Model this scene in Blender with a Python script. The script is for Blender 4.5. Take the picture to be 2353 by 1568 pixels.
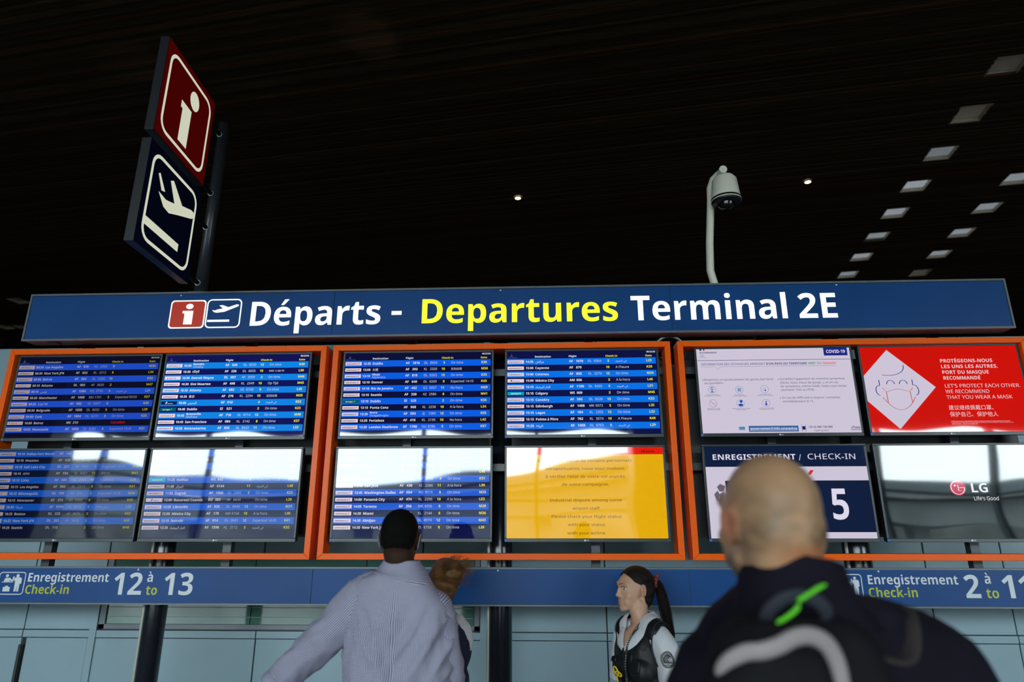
import bpy, bmesh, math, random
import numpy as np
from mathutils import Vector, Matrix, noise

random.seed(7)
for o in list(bpy.data.objects):
    bpy.data.objects.remove(o, do_unlink=True)
SC = bpy.context.scene
COL = SC.collection

# ------------------------------------------------------------------ camera
F, TH, YA, DIST, EYE = 1500.0, math.radians(16.5918), math.radians(-2.5722), 3.9542, 1.70
cp, sp, cy, sy = math.cos(TH), math.sin(TH), math.cos(YA), math.sin(YA)
FW = np.array([sy * cp, cy * cp, sp]); RT = np.array([cy, -sy, 0.0]); UP = np.cross(RT, FW)
CAM = np.array([0.0, -DIST, EYE])
cam = bpy.data.cameras.new('camera')
cam.sensor_width = 36.0
cam.lens = F * 36.0 / 2353.0
cam.clip_start = 0.05; cam.clip_end = 400
cam.dof.use_dof = True
cam.dof.focus_distance = 4.25
cam.dof.aperture_fstop = 1.6
cam_ob = bpy.data.objects.new('camera', cam)
COL.objects.link(cam_ob)
cam_ob.matrix_world = Matrix(((RT[0], UP[0], -FW[0], CAM[0]), (RT[1], UP[1], -FW[1], CAM[1]),
                              (RT[2], UP[2], -FW[2], CAM[2]), (0, 0, 0, 1)))
SC.camera = cam_ob

# ------------------------------------------------------------------ sky, daylight, exposure
world = bpy.data.worlds.new('sky')
SC.world = world
world.use_nodes = True
bg = world.node_tree.nodes['Background']
bg.inputs[0].default_value = (0.80, 0.95, 1.0, 1)
bg.inputs[1].default_value = 23.5
FACADE_Y, FACADE_TOP = -18.0, 5.1
portal = bpy.data.lights.new('facade_daylight', 'AREA')
portal.shape = 'RECTANGLE'; portal.size = 46; portal.size_y = FACADE_TOP - 0.1
portal.cycles.is_portal = True
po = bpy.data.objects.new('facade_daylight', portal)
COL.objects.link(po)
po.location = (0, FACADE_Y + 0.1, (FACADE_TOP + 0.1) / 2)
po.rotation_euler = (math.radians(90), 0, 0)       # faces +y, into the hall
SC.view_settings.view_transform = 'Standard'
SC.view_settings.look = 'None'
SC.view_settings.gamma = 1.0
SC.view_settings.exposure = 0.0
SC.view_settings.use_curve_mapping = False
SC.cycles.max_bounces = 8
SC.cycles.sample_clamp_indirect = 6.0
SC.cycles.use_denoising = True

# ------------------------------------------------------------------ helpers
def S(r, g, b):
    def f(c):
        c /= 255.0
        return c / 12.92 if c <= 0.04045 else ((c + 0.055) / 1.055) ** 2.4
    return (f(r), f(g), f(b))

_m = {}
def mat(name, rgb, rough=.5, metal=0.0, spec=.5, emit=None, es=1.0, var=.06, scale=6.0, stretch=(1, 1, 1), bump=0.0, bscale=40.0, attr=None, sss=0, uv=False):
    if name in _m:
        return _m[name]
    m = bpy.data.materials.new(name)
    m.use_nodes = True
    nt = m.node_tree; N = nt.nodes; L = nt.links
    b = N['Principled BSDF']
    b.inputs['Roughness'].default_value = rough
    b.inputs['Metallic'].default_value = metal
    b.inputs['Specular IOR Level'].default_value = spec
    tc = N.new('ShaderNodeTexCoord'); mp = N.new('ShaderNodeMapping')
    mp.inputs['Scale'].default_value = stretch
    L.new(tc.outputs['Object'], mp.inputs[0])
    nz = N.new('ShaderNodeTexNoise'); nz.inputs['Scale'].default_value = scale; nz.inputs['Detail'].default_value = 4
    L.new(mp.outputs[0], nz.inputs['Vector'])
    mr = N.new('ShaderNodeMapRange')
    mr.inputs[1].default_value = .25; mr.inputs[2].default_value = .75
    mr.inputs[3].default_value = 1 - var; mr.inputs[4].default_value = 1 + var
    L.new(nz.outputs[0], mr.inputs[0])
    mx = N.new('ShaderNodeVectorMath'); mx.operation = 'SCALE'
    mx.inputs[0].default_value = rgb
    if attr:
        at = N.new('ShaderNodeAttribute'); at.attribute_name = attr
        L.new(at.outputs['Color'], mx.inputs[0])
    L.new(mr.outputs[0], mx.inputs['Scale'])
    L.new(mx.outputs[0], b.inputs['Base Color'])
    if emit is not None:
        b.inputs['Emission Color'].default_value = (*emit, 1)
        b.inputs['Emission Strength'].default_value = es
    if bump:
        n2 = N.new('ShaderNodeTexNoise'); n2.inputs['Scale'].default_value = bscale; n2.inputs['Detail'].default_value = 3
        L.new(mp.outputs[0], n2.inputs['Vector'])
        bp = N.new('ShaderNodeBump'); bp.inputs['Strength'].default_value = bump; bp.inputs['Distance'].default_value = .01
        L.new(n2.outputs[0], bp.inputs['Height']); L.new(bp.outputs[0], b.inputs['Normal'])
    if sss:
        b.inputs['Subsurface Weight'].default_value = sss
        b.inputs['Subsurface Radius'].default_value = (.012, .005, .003)
        b.inputs['Subsurface Scale'].default_value = 1.0
    _m[name] = m
    return m

def scr(name, rgb, es=1.0):
    """a lit patch of a glossy display"""
    if name in _m:
        return _m[name]
    m = mat(name, (.004, .005, .006), rough=.03, spec=.60, emit=S(*rgb), es=es, var=.2)
    nt = m.node_tree; N = nt.nodes; L = nt.links
    tc = N.new('ShaderNodeTexCoord')
    n2 = N.new('ShaderNodeTexNoise'); n2.inputs['Scale'].default_value = 2.0; n2.inputs['Detail'].default_value = 0
    L.new(tc.outputs['Object'], n2.inputs['Vector'])
    bp = N.new('ShaderNodeBump'); bp.inputs['Strength'].default_value = .35; bp.inputs['Distance'].default_value = .012
    L.new(n2.outputs[0], bp.inputs['Height']); L.new(bp.outputs[0], N['Principled BSDF'].inputs['Normal'])
    return m

def props(o, label=None, cat=None, group=None, kind=None):
    if label: o['label'] = label
    if cat: o['category'] = cat
    if group: o['group'] = group
    if kind: o['kind'] = kind
    return o

def empty(name, loc, label=None, cat=None, group=None, kind=None, rz=0):
    o = bpy.data.objects.new(name, None); COL.objects.link(o)
    o.empty_display_size = .1
    o.location = loc; o.rotation_euler = (0, 0, rz)
    return props(o, label, cat, group, kind)

class MB:
    """collects geometry for one mesh object; coordinates are relative to org"""
    def __init__(s, org=(0, 0, 0), fmap=None):
        s.v = []; s.f = []; s.m = []; s.mats = []; s.org = np.array(org, float); s.map = fmap; s.uv = {}; s.smooth = False; s.n = 0
    def mi(s, m):
        if m not in s.mats: s.mats.append(m)
        return s.mats.index(m)
    def add(s, V, Fs, m):
        V = np.asarray(V, float).reshape(-1, 3)
        i = s.mi(m)
        s.v.append(V - s.org)
        for f in Fs:
            s.f.append([k + s.n for k in f]); s.m.append(i)
        s.n += len(V)
        return s
    def box(s, x0, x1, y0, y1, z0, z1, m):
        V = [(x, y, z) for x in (x0, x1) for y in (y0, y1) for z in (z0, z1)]
        return s.add(V, [(0, 1, 3, 2), (4, 6, 7, 5), (0, 4, 5, 1), (2, 3, 7, 6), (0, 2, 6, 4), (1, 5, 7, 3)], m)
    def flat(s, P, Fs, m, d=0.0):
        """2-D print in the sheet's own coordinates, mapped by fmap(u, v, depth)"""
        return s.add([s.map(p[0], p[1], d) for p in P], Fs, m)
    def rect(s, u0, v0, u1, v1, m, d=0.0):
        return s.flat([(u0, v0), (u1, v0), (u1, v1), (u0, v1)], [(0, 1, 2, 3)], m, d)
    def poly(s, P, m, d=0.0):
        return s.flat(P, [tuple(range(len(P)))], m, d)
    def disc(s, u, v, r, m, d=0.0, n=20, ry=None):
        ry = ry or r
        return s.poly([(u + r * math.cos(a), v + ry * math.sin(a)) for a in [2 * math.pi * k / n for k in range(n)]], m, d)
    def line(s, P, w, m, d=0.0, closed=False):
        P = [np.array(p, float) for p in P]; n = len(P); A = []; B = []
        for i in range(n):
            if closed: t = P[(i + 1) % n] - P[i - 1]
            else: t = P[min(i + 1, n - 1)] - P[max(i - 1, 0)]
            t = t / (np.linalg.norm(t) + 1e-9); q = np.array([-t[1], t[0]]) * w / 2
            A.append(P[i] + q); B.append(P[i] - q)
        k = n if closed else n - 1
        return s.flat(A + B, [(i, (i + 1) % n, n + (i + 1) % n, n + i) for i in range(k)], m, d)
    def rrect(s, u0, v0, u1, v1, r, m, d=0.0, w=None):
        P = []
        for cx, cy_, a0 in ((u1 - r, v0 + r, -90), (u1 - r, v1 - r, 0), (u0 + r, v1 - r, 90), (u0 + r, v0 + r, 180)):
            for k in range(6):
                a = math.radians(a0 + 18 * k); P.append((cx + r * math.cos(a), cy_ + r * math.sin(a)))
        return s.line(P, w, m, d, True) if w else s.poly(P, m, d)
    def text(s, t, u, v, cap, m, bold=False, d=0.0, width=None, align='L', sx=1.0):
        V, Fs, w = layout(t, bold)
        k = cap / .714
        if width: sx = width / (w * k)
        if align == 'C': u = u - w * k * sx / 2
        if align == 'R': u = u - w * k * sx
        if len(V):
            s.flat([(u + p[0] * k * sx, v + p[1] * k) for p in V], Fs, m, d)
        return w * k * sx
    def tube(s, path, radii, m, n=12, caps=True, flat=1.0):
        V, Fs, _ = sweep(path, radii, n, caps, flat)
        return s.add(V, Fs, m)
    def build(s, name, parent=None, smooth=False, bevel=0, kind=None, label=None, uv=None, world=True):
        me = bpy.data.meshes.new(name)
        V = np.concatenate(s.v) if s.v else np.zeros((0, 3))
        me.from_pydata(V.tolist(), [], s.f)
        for m in s.mats: me.materials.append(m)
        me.polygons.foreach_set('material_index', s.m)
        if smooth: me.polygons.foreach_set('use_smooth', [True] * len(me.polygons))
        if uv is not None:
            l = me.uv_layers.new(name='UVMap'); idx = np.zeros(len(me.loops), int); me.loops.foreach_get('vertex_index', idx)
            l.data.foreach_set('uv', np.asarray(uv, float)[idx].ravel())
        me.update()
        o = bpy.data.objects.new(name, me); COL.objects.link(o)
        if parent is not None:
            o.parent = parent
        elif world:
            o.location = s.org
        if bevel:
            bv = o.modifiers.new('bevel', 'BEVEL'); bv.width = bevel; bv.segments = 2; bv.limit_method = 'ANGLE'
        if kind: o['kind'] = kind
        if label: o['label'] = label
        return o

def sweep(path, radii, n=12, caps=True, flat=1.0, up0=None):
    P = [np.array(p, float) for p in path]
    V = []; Fs = []; uvs = []; L = 0
    prev = None
    for i, p in enumerate(P):
        t = P[min(i + 1, len(P) - 1)] - P[max(i - 1, 0)]; t /= np.linalg.norm(t) + 1e-9
        if prev is None:
            a = np.array(up0 if up0 is not None else ((1, 0, 0) if abs(t[2]) > .8 else (0, 0, 1)), float)
            x = np.cross(a, t); x /= np.linalg.norm(x) + 1e-9
        else:
            x = prev - t * (prev @ t); x /= np.linalg.norm(x) + 1e-9
        prev = x; y = np.cross(t, x)
        r = radii[i] if hasattr(radii, '__len__') else radii
        rx, ry = (r if hasattr(r, '__len__') else (r, r * flat))
        if i: L += np.linalg.norm(P[i] - P[i - 1])
        for k in range(n):
            a = 2 * math.pi * k / n
            V.append(p + x * rx * math.cos(a) + y * ry * math.sin(a)); uvs.append((k / n, L))
    for i in range(len(P) - 1):
        for k in range(n):
            Fs.append((i * n + k, i * n + (k + 1) % n, (i + 1) * n + (k + 1) % n, (i + 1) * n + k))
    if caps:
        Fs.append(tuple(range(n))[::-1]); Fs.append(tuple((len(P) - 1) * n + k for k in range(n)))
    return np.array(V), Fs, uvs

# ---- lettering: outlines of the built-in type, laid out glyph by glyph
_g = {}
def _raw(t):
    c = bpy.data.curves.new('t', 'FONT'); c.body = t; c.size = 1.0; c.resolution_u = 3
    o = bpy.data.objects.new('t', c)
    me = bpy.data.meshes.new_from_object(o)
    V = np.zeros(len(me.vertices) * 3); me.vertices.foreach_get('co', V); V = V.reshape(-1, 3)[:, :2]
    Fs = [tuple(p.vertices) for p in me.polygons]
    bpy.data.objects.remove(o); bpy.data.curves.remove(c); bpy.data.meshes.remove(me)
    return V, Fs
def glyph(t):
    if t not in _g:
        if 'l' not in _g: V, Fs = _raw('l'); _g['l'] = (V, Fs, V[:, 0].max() + .07)
        V, Fs = _raw(t); W, _ = _raw(t + 'l')
        _g[t] = (V, Fs, W[:, 0].max() - _g['l'][0][:, 0].max())
    return _g[t]
ACC = {'é': ('e', 'a'), 'É': ('E', 'a'), 'è': ('e', 'g'), 'à': ('a', 'g'), 'ê': ('e', 'c'), 'ô': ('o', 'c'), 'á': ('a', 'a'), 'ó': ('o', 'a'),
       'ă': ('a', 'b'), 'ţ': ('t', 'd'), 'â': ('a', 'c')}
def layout(t, bold):
    V = []; Fs = []; x = 0; n = 0
    if any(ord(c) > 0x250 and not (0x2010 <= ord(c) <= 0x2030) for c in t):
        G = glyph(t); return G[0] * np.array([.92, .92]), G[1], G[2] * .92
    for ch in t:
        a = None
        if ch in ACC: ch, a = ACC[ch]
        o = ord(ch)
        if 65 <= o <= 90: c = chr((0x1D5D4 if bold else 0x1D5A0) + o - 65)
        elif 97 <= o <= 122: c = chr((0x1D5EE if bold else 0x1D5BA) + o - 97)
        elif 48 <= o <= 57: c = chr((0x1D7EC if bold else 0x1D7E2) + o - 48)
        elif ch == ' ': x += .26; continue
        else: c = ch
        g = glyph(c)
        V.append(g[0] + [x, 0]); Fs += [tuple(k + n for k in f) for f in g[1]]; n += len(g[0])
        if a:
            b = g[0].max(0); w = .075 if bold else .045; cx = x + (g[0][:, 0].min() + b[0]) / 2; h = b[1] + .05
            if a == 'a': P = [(cx - w, h), (cx + w * .2, h), (cx + w * 2.2, h + .17), (cx + .4 * w, h + .17)]
            elif a == 'g': P = [(cx + w, h), (cx - w * .2, h), (cx - w * 2.2, h + .17), (cx - .4 * w, h + .17)][::-1]
            elif a == 'd': P = [(cx - w, -.2), (cx + w, -.2), (cx + w, -.08), (cx - w, -.08)]
            else: P = [(cx - .13, h), (cx - .06, h), (cx, h + .09), (cx + .06, h), (cx + .13, h), (cx, h + .16)]
            V.append(np.array(P)); Fs.append(tuple(range(n, n + len(P)))); n += len(P)
        x += g[2]
    return (np.concatenate(V) if V else np.zeros((0, 2))), Fs, x

def at_y(px, py, y):
    d = FW + RT * (px - 1176.5) / F - UP * (py - 784) / F
    return CAM + d * (y + DIST) / d[1]
def at_z(px, py, z):
    d = FW + RT * (px - 1176.5) / F - UP * (py - 784) / F
    return CAM + d * (z - EYE) / d[2]

# ------------------------------------------------------------------ materials
M = dict(
    floor=mat('terrazzo_floor', (.20, .20, .19), rough=.25, var=.15, scale=30),
    slat=mat('dark_timber', (.02, .01, .006), rough=.55, spec=.25, attr='tint', var=.5, scale=5, stretch=(.2, 9, 9)),
    roof=mat('black_void', (.004, .003, .003), rough=.9),
    wallp=mat('pale_wall_panel', (.235, .34, .39), rough=.42, var=.05, scale=2.5, bump=.04, bscale=250),
    walld=mat('panel_joint', (.03, .035, .04), rough=.6),
    alu=mat('grey_metal', (.11, .13, .15), rough=.35, var=.08),
    alud=mat('dark_grey_metal', (.035, .045, .055), rough=.35, var=.08),
    black=mat('black_metal', (.006, .006, .008), rough=.45, var=.15),
    blackg=mat('black_gloss_paint', (.012, .014, .02), rough=.22, var=.15, bump=.05, bscale=30),
    orange=mat('orange_enamel', (.95, .118, .001), rough=.28, spec=.18, var=.04, scale=3, bump=.02, bscale=30),
    blue=mat('blue_sign_face', (.010, .062, .215), rough=.30, spec=.16, var=.08, scale=3, bump=.015, bscale=20),
    whitep=mat('white_print', (.62, .66, .68), rough=.35, var=.03),
    yellowp=mat('yellow_print', (.42, .45, .01), rough=.35, var=.05),
    whitel=mat('white_backlit', (.7, .7, .66), rough=.3, emit=(1, 1, .93), es=.75, var=.02),
    yellowl=mat('yellow_backlit', (.7, .7, .03), rough=.3, emit=(1.0, .98, .01), es=.75, var=.02),
    redl=mat('red_backlit', (.4, .03, .01), rough=.3, emit=(.45, .012, 0), es=.4, var=.04),
    pole=mat('pole_metal', (.05, .055, .065), rough=.3, metal=.4, var=.1),
    cream=mat('cream_paint', (.80, .76, .64), rough=.35, var=.04),
    lens=mat('smoked_dome', (.004, .004, .005), rough=.04, spec=.8),
    bezel=mat('monitor_bezel', (.016, .024, .029), rough=.32, var=.12),
    housing=mat('monitor_housing', (.008, .009, .012), rough=.45, var=.2),
    silver=mat('silver_mark', (.6, .65, .68), rough=.3),
    sticker=mat('blue_sticker', (.0, .14, .62), rough=.5),
)

# ------------------------------------------------------------------ the hall
def structure(name, fill, org=(0, 0, 0), **k):
    b = MB(org); fill(b); o = b.build(name, kind='structure', **k); return o
structure('floor', lambda b: b.box(-24, 24, FACADE_Y, 40, -.2, 0, M['floor']))
structure('wall_left', lambda b: b.box(-24.3, -24, FACADE_Y, 40, 0, 9.6, mat('side_wall_paint', (.05, .05, .05), rough=.7)))
structure('wall_right', lambda b: b.box(24, 24.3, FACADE_Y, 40, 0, 9.6, _m['side_wall_paint']))
structure('wall_far', lambda b: b.box(-24, 24, 40, 40.3, 0, 9.6, _m['side_wall_paint']))
structure('roof', lambda b: b.box(-24.3, 24.3, FACADE_Y - .3, 40.3, 9.6, 9.8, M['roof']))
# glazed facade behind the photographer
def fac(b):
    b.box(-24, 24, FACADE_Y - .3, FACADE_Y, FACADE_TOP, 9.6, M['roof'])
    b.box(-24, 24, FACADE_Y - .2, FACADE_Y, 0, .1, M['alu'])
    b.box(-24, 24, FACADE_Y - .12, FACADE_Y, 2.9, 2.98, M['alud'])
structure('wall_facade', fac)
mull = MB((0, FACADE_Y, 0))
for k in range(13):
    x = -22.4 + 3.7 * k
    mull.box(x - .06, x + .06, FACADE_Y - .15, FACADE_Y + .1, 0, FACADE_TOP, M['alud'])
props(mull.build('window_2'), kind='structure')
structure('added_sky_blocker', lambda b: b.box(2.7, 9.6, FACADE_Y + 1.2, FACADE_Y + 2.2, 0, 9.6, mat('sky_blocker_grey', (.10, .115, .12), rough=.35, var=.2, scale=.8)))  # unseen block, added to hide the sky from the middle screens' reflections
structure('added_sky_blocker_left', lambda b: b.box(-24, -15.2, FACADE_Y + 1.2, FACADE_Y + 2.2, 0, 9.6, _m['sky_blocker_grey']))  # second unseen block, added to darken the left end of the screen reflections
concrete = mat('road_concrete', (.10, .10, .095), rough=.8, var=.25, scale=.8)
structure('ground_outside', lambda b: b.box(-90, 90, -90, FACADE_Y - .3, -.3, -.05, concrete))
# flyover outside, in waves, and a lower bridge deck: what the screens mirror
def wavy(y, z0, thick, amp, wl, ph, tilt=0):
    b = MB((0, y, 0)); n = 90; V = []; Fs = []
    for i in range(n + 1):
        x = -70 + 140 * i / n
        z = z0 + amp * math.sin(x / wl + ph) + tilt * x
        V += [(x, y, z), (x, y, z - thick), (x, y - 7, z), (x, y - 7, z - thick)]
    for i in range(n):
        a = 4 * i; c = a + 4
        Fs += [(a, a + 1, c + 1, c), (a, c, c + 2, a + 2), (a + 1, a + 3, c + 3, c + 1)]
    return b, V, Fs
for (y, z0, th, amp, wl, ph, m_, nm) in ((-31, 5.0, .5, .55, 5.5, .4, mat('flyover_edge', (.10, .13, .14), rough=.7, var=.2, scale=.5), 'flyover_parapet'),
                                    (-31.5, 4.4, .22, .55, 5.5, .4, mat('flyover_rail', (.6, .62, .6), rough=.6), 'flyover_band'),
                                    (-32, 4.1, 1.3, .50, 5.5, .5, mat('flyover_side', (.20, .23, .23), rough=.8, var=.25, scale=.4), 'flyover_deck')):
    b, V, Fs = wavy(y, z0, th, amp, wl, ph)
    b.add(np.array(V), Fs, m_); props(b.build(nm), kind='structure')
for k in range(9):
    x = -40 + 10 * k
    structure('flyover_pillar', lambda b: b.box(x - .5, x + .5, -34, -33, -.05, 3.6, _m['flyover_side']))
structure('low_sky_blocker_outside', lambda b: b.box(-90, 90, -62, -61, -.05, 4.3, mat('low_sky_blocker_grey', (.10, .11, .10), rough=.9, var=.5, scale=.3)))  # unseen far wall, raised to block low sky in the screen reflections

# ceiling: narrow dark timber slats laid across the hall, square light wells cut through them
CZ = 8.70
ANG = math.radians(8.8)
ca, sa = math.cos(ANG), math.sin(ANG)
def uv2xy(u, v): return (v * ca + u * sa, -v * sa + u * ca)      # u runs along the rows of wells, v across them
def xy2uv(x, y): return (x * sa + y * ca, x * ca - y * sa)
rowA = [(2310, 152), (2232, 262), (2162, 347), (2105, 421), (2056, 484), (2014, 539), (1978, 588), (1946, 632)]
rowB = [(2340, 410), (2264, 474), (2207, 530), (2157, 581), (2115, 626)]
wells = []
def wrow(pts):
    q = [xy2uv(*at_z(x, y, CZ + .04)[:2]) for x, y in pts]
    vm = sum(v for _, v in q) / len(q)
    k = np.arange(len(q)); A = np.polyfit(k, [u for u, _ in q], 1)
    return [(A[0] * i + A[1], vm) for i in k]
for r_, pts in (('near', rowA), ('outer', rowB)):
    for k, (u, v) in enumerate(wrow(pts)):
        wells.append((u, v, r_, k, len(pts)))
for px, py in ((43, 692), (12, 752), (50, 752)):
    u, v = xy2uv(*at_z(px, py, CZ)[:2]); wells.append((u, v, 'left', 0, (px, py)))
WH = .24   # half size of a well
sl = MB((0, 10, CZ)); cols = []
u0, u1, pitch, wd = -14.0, 36.0, .052, .044
nU = int((u1 - u0) / pitch)
for i in range(nU):
    u = u0 + i * pitch
    holes = sorted((v - WH, v + WH) for (uu, v, *_r) in wells if abs(u + wd / 2 - uu) < WH)
    spans = []; a = -24
    for h0, h1 in holes:
        spans.append((a, h0)); a = h1
    spans.append((a, 27))
    j = random.uniform(-.006, .006)
    t = random.random(); base = (.040, .026, .013) if t < .6 else ((.052, .020, .009) if t < .8 else (.026, .021, .012))
    g = random.uniform(.6, 1.3)
    for (a, c) in spans:
        P = []
        for (uu, z) in ((u, CZ + j), (u + wd, CZ + j), (u + wd, CZ + .05), (u, CZ + .05)):
            for v in (a, c):
                x, y = uv2xy(uu, v); P.append((x, y, z))
        sl.add(P, [(0, 2, 3, 1), (2, 4, 5, 3), (0, 1, 7, 6), (0, 6, 4, 2), (1, 3, 5, 7)], M['slat'])
        cols += [(base[0] * g, base[1] * g, base[2] * g, 1)] * 8
ceil = sl.build('ceiling', kind='structure')
ca_ = ceil.data.color_attributes.new('tint', 'FLOAT_COLOR', 'POINT')
ca_.data.foreach_set('color', np.array(cols).ravel())

ORD = ['first', 'second', 'third', 'fourth', 'fifth', 'sixth', 'seventh', 'eighth']
well_wood = mat('well_plywood', (.42, .36, .27), rough=.6, var=.55, scale=4, stretch=(.3, .3, 22))
def grille_mat(name, e):
    m = mat(name, (.12, .12, .12), rough=.5, emit=(.80, .90, 1.0) if e > .1 else (1, .85, .65), es=e, var=.05)
    nt = m.node_tree; N = nt.nodes; L = nt.links
    tc = N.new('ShaderNodeTexCoord'); w = N.new('ShaderNodeTexWave'); w.inputs['Scale'].default_value = 14
    w.bands_direction = 'Y'
    L.new(tc.outputs['Object'], w.inputs[0])
    r = N.new('ShaderNodeMapRange'); r.inputs[3].default_value = e * .65; r.inputs[4].default_value = e * 1.15
    L.new(w.outputs[1], r.inputs[0]); L.new(r.outputs[0], N['Principled BSDF'].inputs['Emission Strength'])
    return m
for (u, v, row, k, n) in wells:
    wx, wy = n if row == 'left' else (0, 0)
    x, y = uv2xy(u, v)
    if row == 'near': lab = 'square ceiling light well in the long row, %s from the corner camera side' % ORD[k]
    elif row == 'outer': lab = 'square ceiling light well in the short outer row, %s from the top' % ORD[k]
    lab = {'near': 'square light well of the long ceiling row, %s down from its brownish top one' % ORD[k],
           'outer': 'square light well of the short outer ceiling row, %s from its top' % ORD[k],
           'left': 'dim square ceiling light well just above the unlit end of the header sign'}[row]
    if row == 'left' and wy > 700: lab = 'dim square ceiling light well at the picture edge, level with the header sign' if wx < 30 else 'dim square ceiling light well half hidden by the unlit header end'
    if row == 'near' and k == 0: lab = 'largest square light well, dim and brownish, at the top of the long row'
    r = empty('ceiling_light_well', (x, y, CZ), lab, 'light well', {'near': 'long row of ceiling light wells', 'outer': 'short row of ceiling light wells', 'left': 'dim ceiling light wells on the left'}[row], rz=-ANG)
    for (dx, dy, w_, h_) in ((0, -WH, WH + .012, .012), (0, WH, WH + .012, .012), (-WH, 0, .012, WH), (WH, 0, .012, WH)):
        b = MB(); b.box(dx - w_, dx + w_, dy - h_, dy + h_, .002, .10, well_wood); b.build('side_board', r)
    e = {'near': [.035, .06, .27, .58, .56, .50, .62, .55], 'outer': [.46, .48, .56, .56, .10], 'left': [.008]}[row][k]
    g = MB(); gm = grille_mat('grille_%03d' % int(e * 1000), e)
    g.box(-WH, WH, -WH, WH, .078, .088, gm); g.build('diffuser', r)
    for q in range(15):
        g = MB(); yy = -WH + .03 * q + .03; g.box(-WH + .01, WH - .01, yy - .002, yy + .002, .070, .076, mat('louvre_metal', (.3, .3, .3), rough=.4)); g.build('louvre', r)
# two small downlights
for (px, py, lab) in ((1190, 455, 'small round ceiling downlight above the departures lettering'), (1856, 418, 'small round ceiling downlight to the side of the dome camera')):
    x, y, z = at_z(px, py, CZ - .02)
    r = empty('downlight', (x, y, CZ - .02), lab, 'downlight', 'small ceiling downlights')
    b = MB(fmap=lambda u, v, d: (u, v, d)); b.disc(0, 0, .058, mat('downlight_lamp', (1, 1, 1), emit=(1, .82, .55), es=14), -.002); b.build('lamp', r)
    V, Fs, _ = sweep([(0, 0, .012), (0, 0, -.012)], [.075, .055], 24, False)
    b = MB(); b.add(V, Fs, M['black']); b.build('trim_ring', r)
    li = bpy.data.lights.new('downlight_glow', 'SPOT'); li.energy = 12; li.color = (1, .8, .55); li.spot_size = 1.4; li.shadow_soft_size = .05
    lo = bpy.data.objects.new('downlight_glow', li); COL.objects.link(lo); lo.location = (x, y, CZ - .06)

# two added spots stand in for lamp reflections as faint patches on the timber
for (px, py, en) in ((845, 88, 95), (325, 150, 60)):
    t = at_z(px, py, CZ); li = bpy.data.lights.new('added_patch_spot', 'SPOT'); li.energy = en; li.color = (1, .72, .45); li.spot_size = math.radians(9); li.spot_blend = .8; li.shadow_soft_size = .05
    lo = bpy.data.objects.new('added_patch_spot', li); COL.objects.link(lo); src = Vector((t[0] + 1.5, t[1] + 3.5, 3.4)); lo.location = src
    lo.rotation_euler = (Vector(t) - src).to_track_quat('-Z', 'Y').to_euler()
# ------------------------------------------------------------------ partition wall behind the boards
WY, WT = 1.0, 3.165
wb = empty('wall_back', (0, WY, 0), kind='structure')
b = MB((0, WY, 0)); b.box(-9.2, 9.2, WY + .03, WY + .15, 0, WT - .02, M['walld']); b.build('core', wb)
xs = [-9.0, -8.05, -6.95, -5.85, -4.80, -3.755, -3.235, -2.044, -.87, -.42, .44, 1.49, 2.675, 3.205, 4.3, 5.4, 6.5, 7.6, 8.7, 9.2]
WIN = (-3.235, -.42, 1.085, 1.56)
for i in range(len(xs) - 1):
    a, c = xs[i] + .004, xs[i + 1] - .004
    inwin = a > WIN[0] - .01 and c < WIN[1] + .01
    for (z0, z1) in (((1.563, 2.30), (2.306, WT)) if inwin else ((1.052, 2.30), (2.306, WT))):
        b = MB((0, WY, 0)); b.box(a, c, WY, WY + .03, z0, z1, M['wallp']); b.build('panel', wb, bevel=.003)
    b = MB((0, WY, 0)); b.box(a, c, WY - .004, WY + .03, 1.000, 1.046, M['wallp']); b.build('rail', wb)
    b = MB((0, WY, 0)); b.box(a + (.03 if i in (5,) else 0), c - (.03 if i in (5,) else 0), WY, WY + .03, .012, .994, M['wallp']); b.build('dado_panel', wb, bevel=.003)
for x in (-3.235, -.42):
    b = MB((0, WY, 0)); b.box(x - .025, x + .025, WY - .012, WY + .02, .05, WT, M['wallp']); b.build('upright', wb)
b = MB((0, WY, 0)); b.box(-3.765, -3.745, WY - .01, WY, .70, .95, M['black']); b.build('door_handle_slot', wb)
w1 = empty('window_1', (0, WY, 0), kind='structure')
b = MB((0, WY, 0))
x0, x1, z0, z1 = WIN[0] + .03, WIN[1] - .03, WIN[2] - .03, WIN[3]
for (a, c, d, e) in ((x0, x1, z0, z0 + .035), (x0, x1, z1 - .02, z1), (x0, x0 + .045, z0, z1), (x1 - .04, x1, z0, z1)):
    b.box(a, c, WY - .006, WY + .02, d, e, M['alu'])
b.build('window_frame', w1, bevel=.003)
gg = mat('green_window_glass', (.07, .16, .13), rough=.06, spec=.6, var=.25, scale=.9, stretch=(.25, 1, 3))
seg = [x0 + .045, -2.10, -1.28, x1 - .04]
for a, c in zip(seg[:-1], seg[1:]):
    b = MB((0, WY, 0)); b.box(a + .003, c - .003, WY + .008, WY + .014, z0 + .035, z1 - .02, gg); b.build('window_pane', w1)
for z in (1.135, 1.20, 1.29, 1.38):
    b = MB((0, WY, 0)); b.box(x0 + .05, x1 - .05, WY + .004, WY + .008, z, z + .004, mat('blind_edge', (.16, .30, .25), rough=.4)); b.build('blind_slat', w1)

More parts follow.
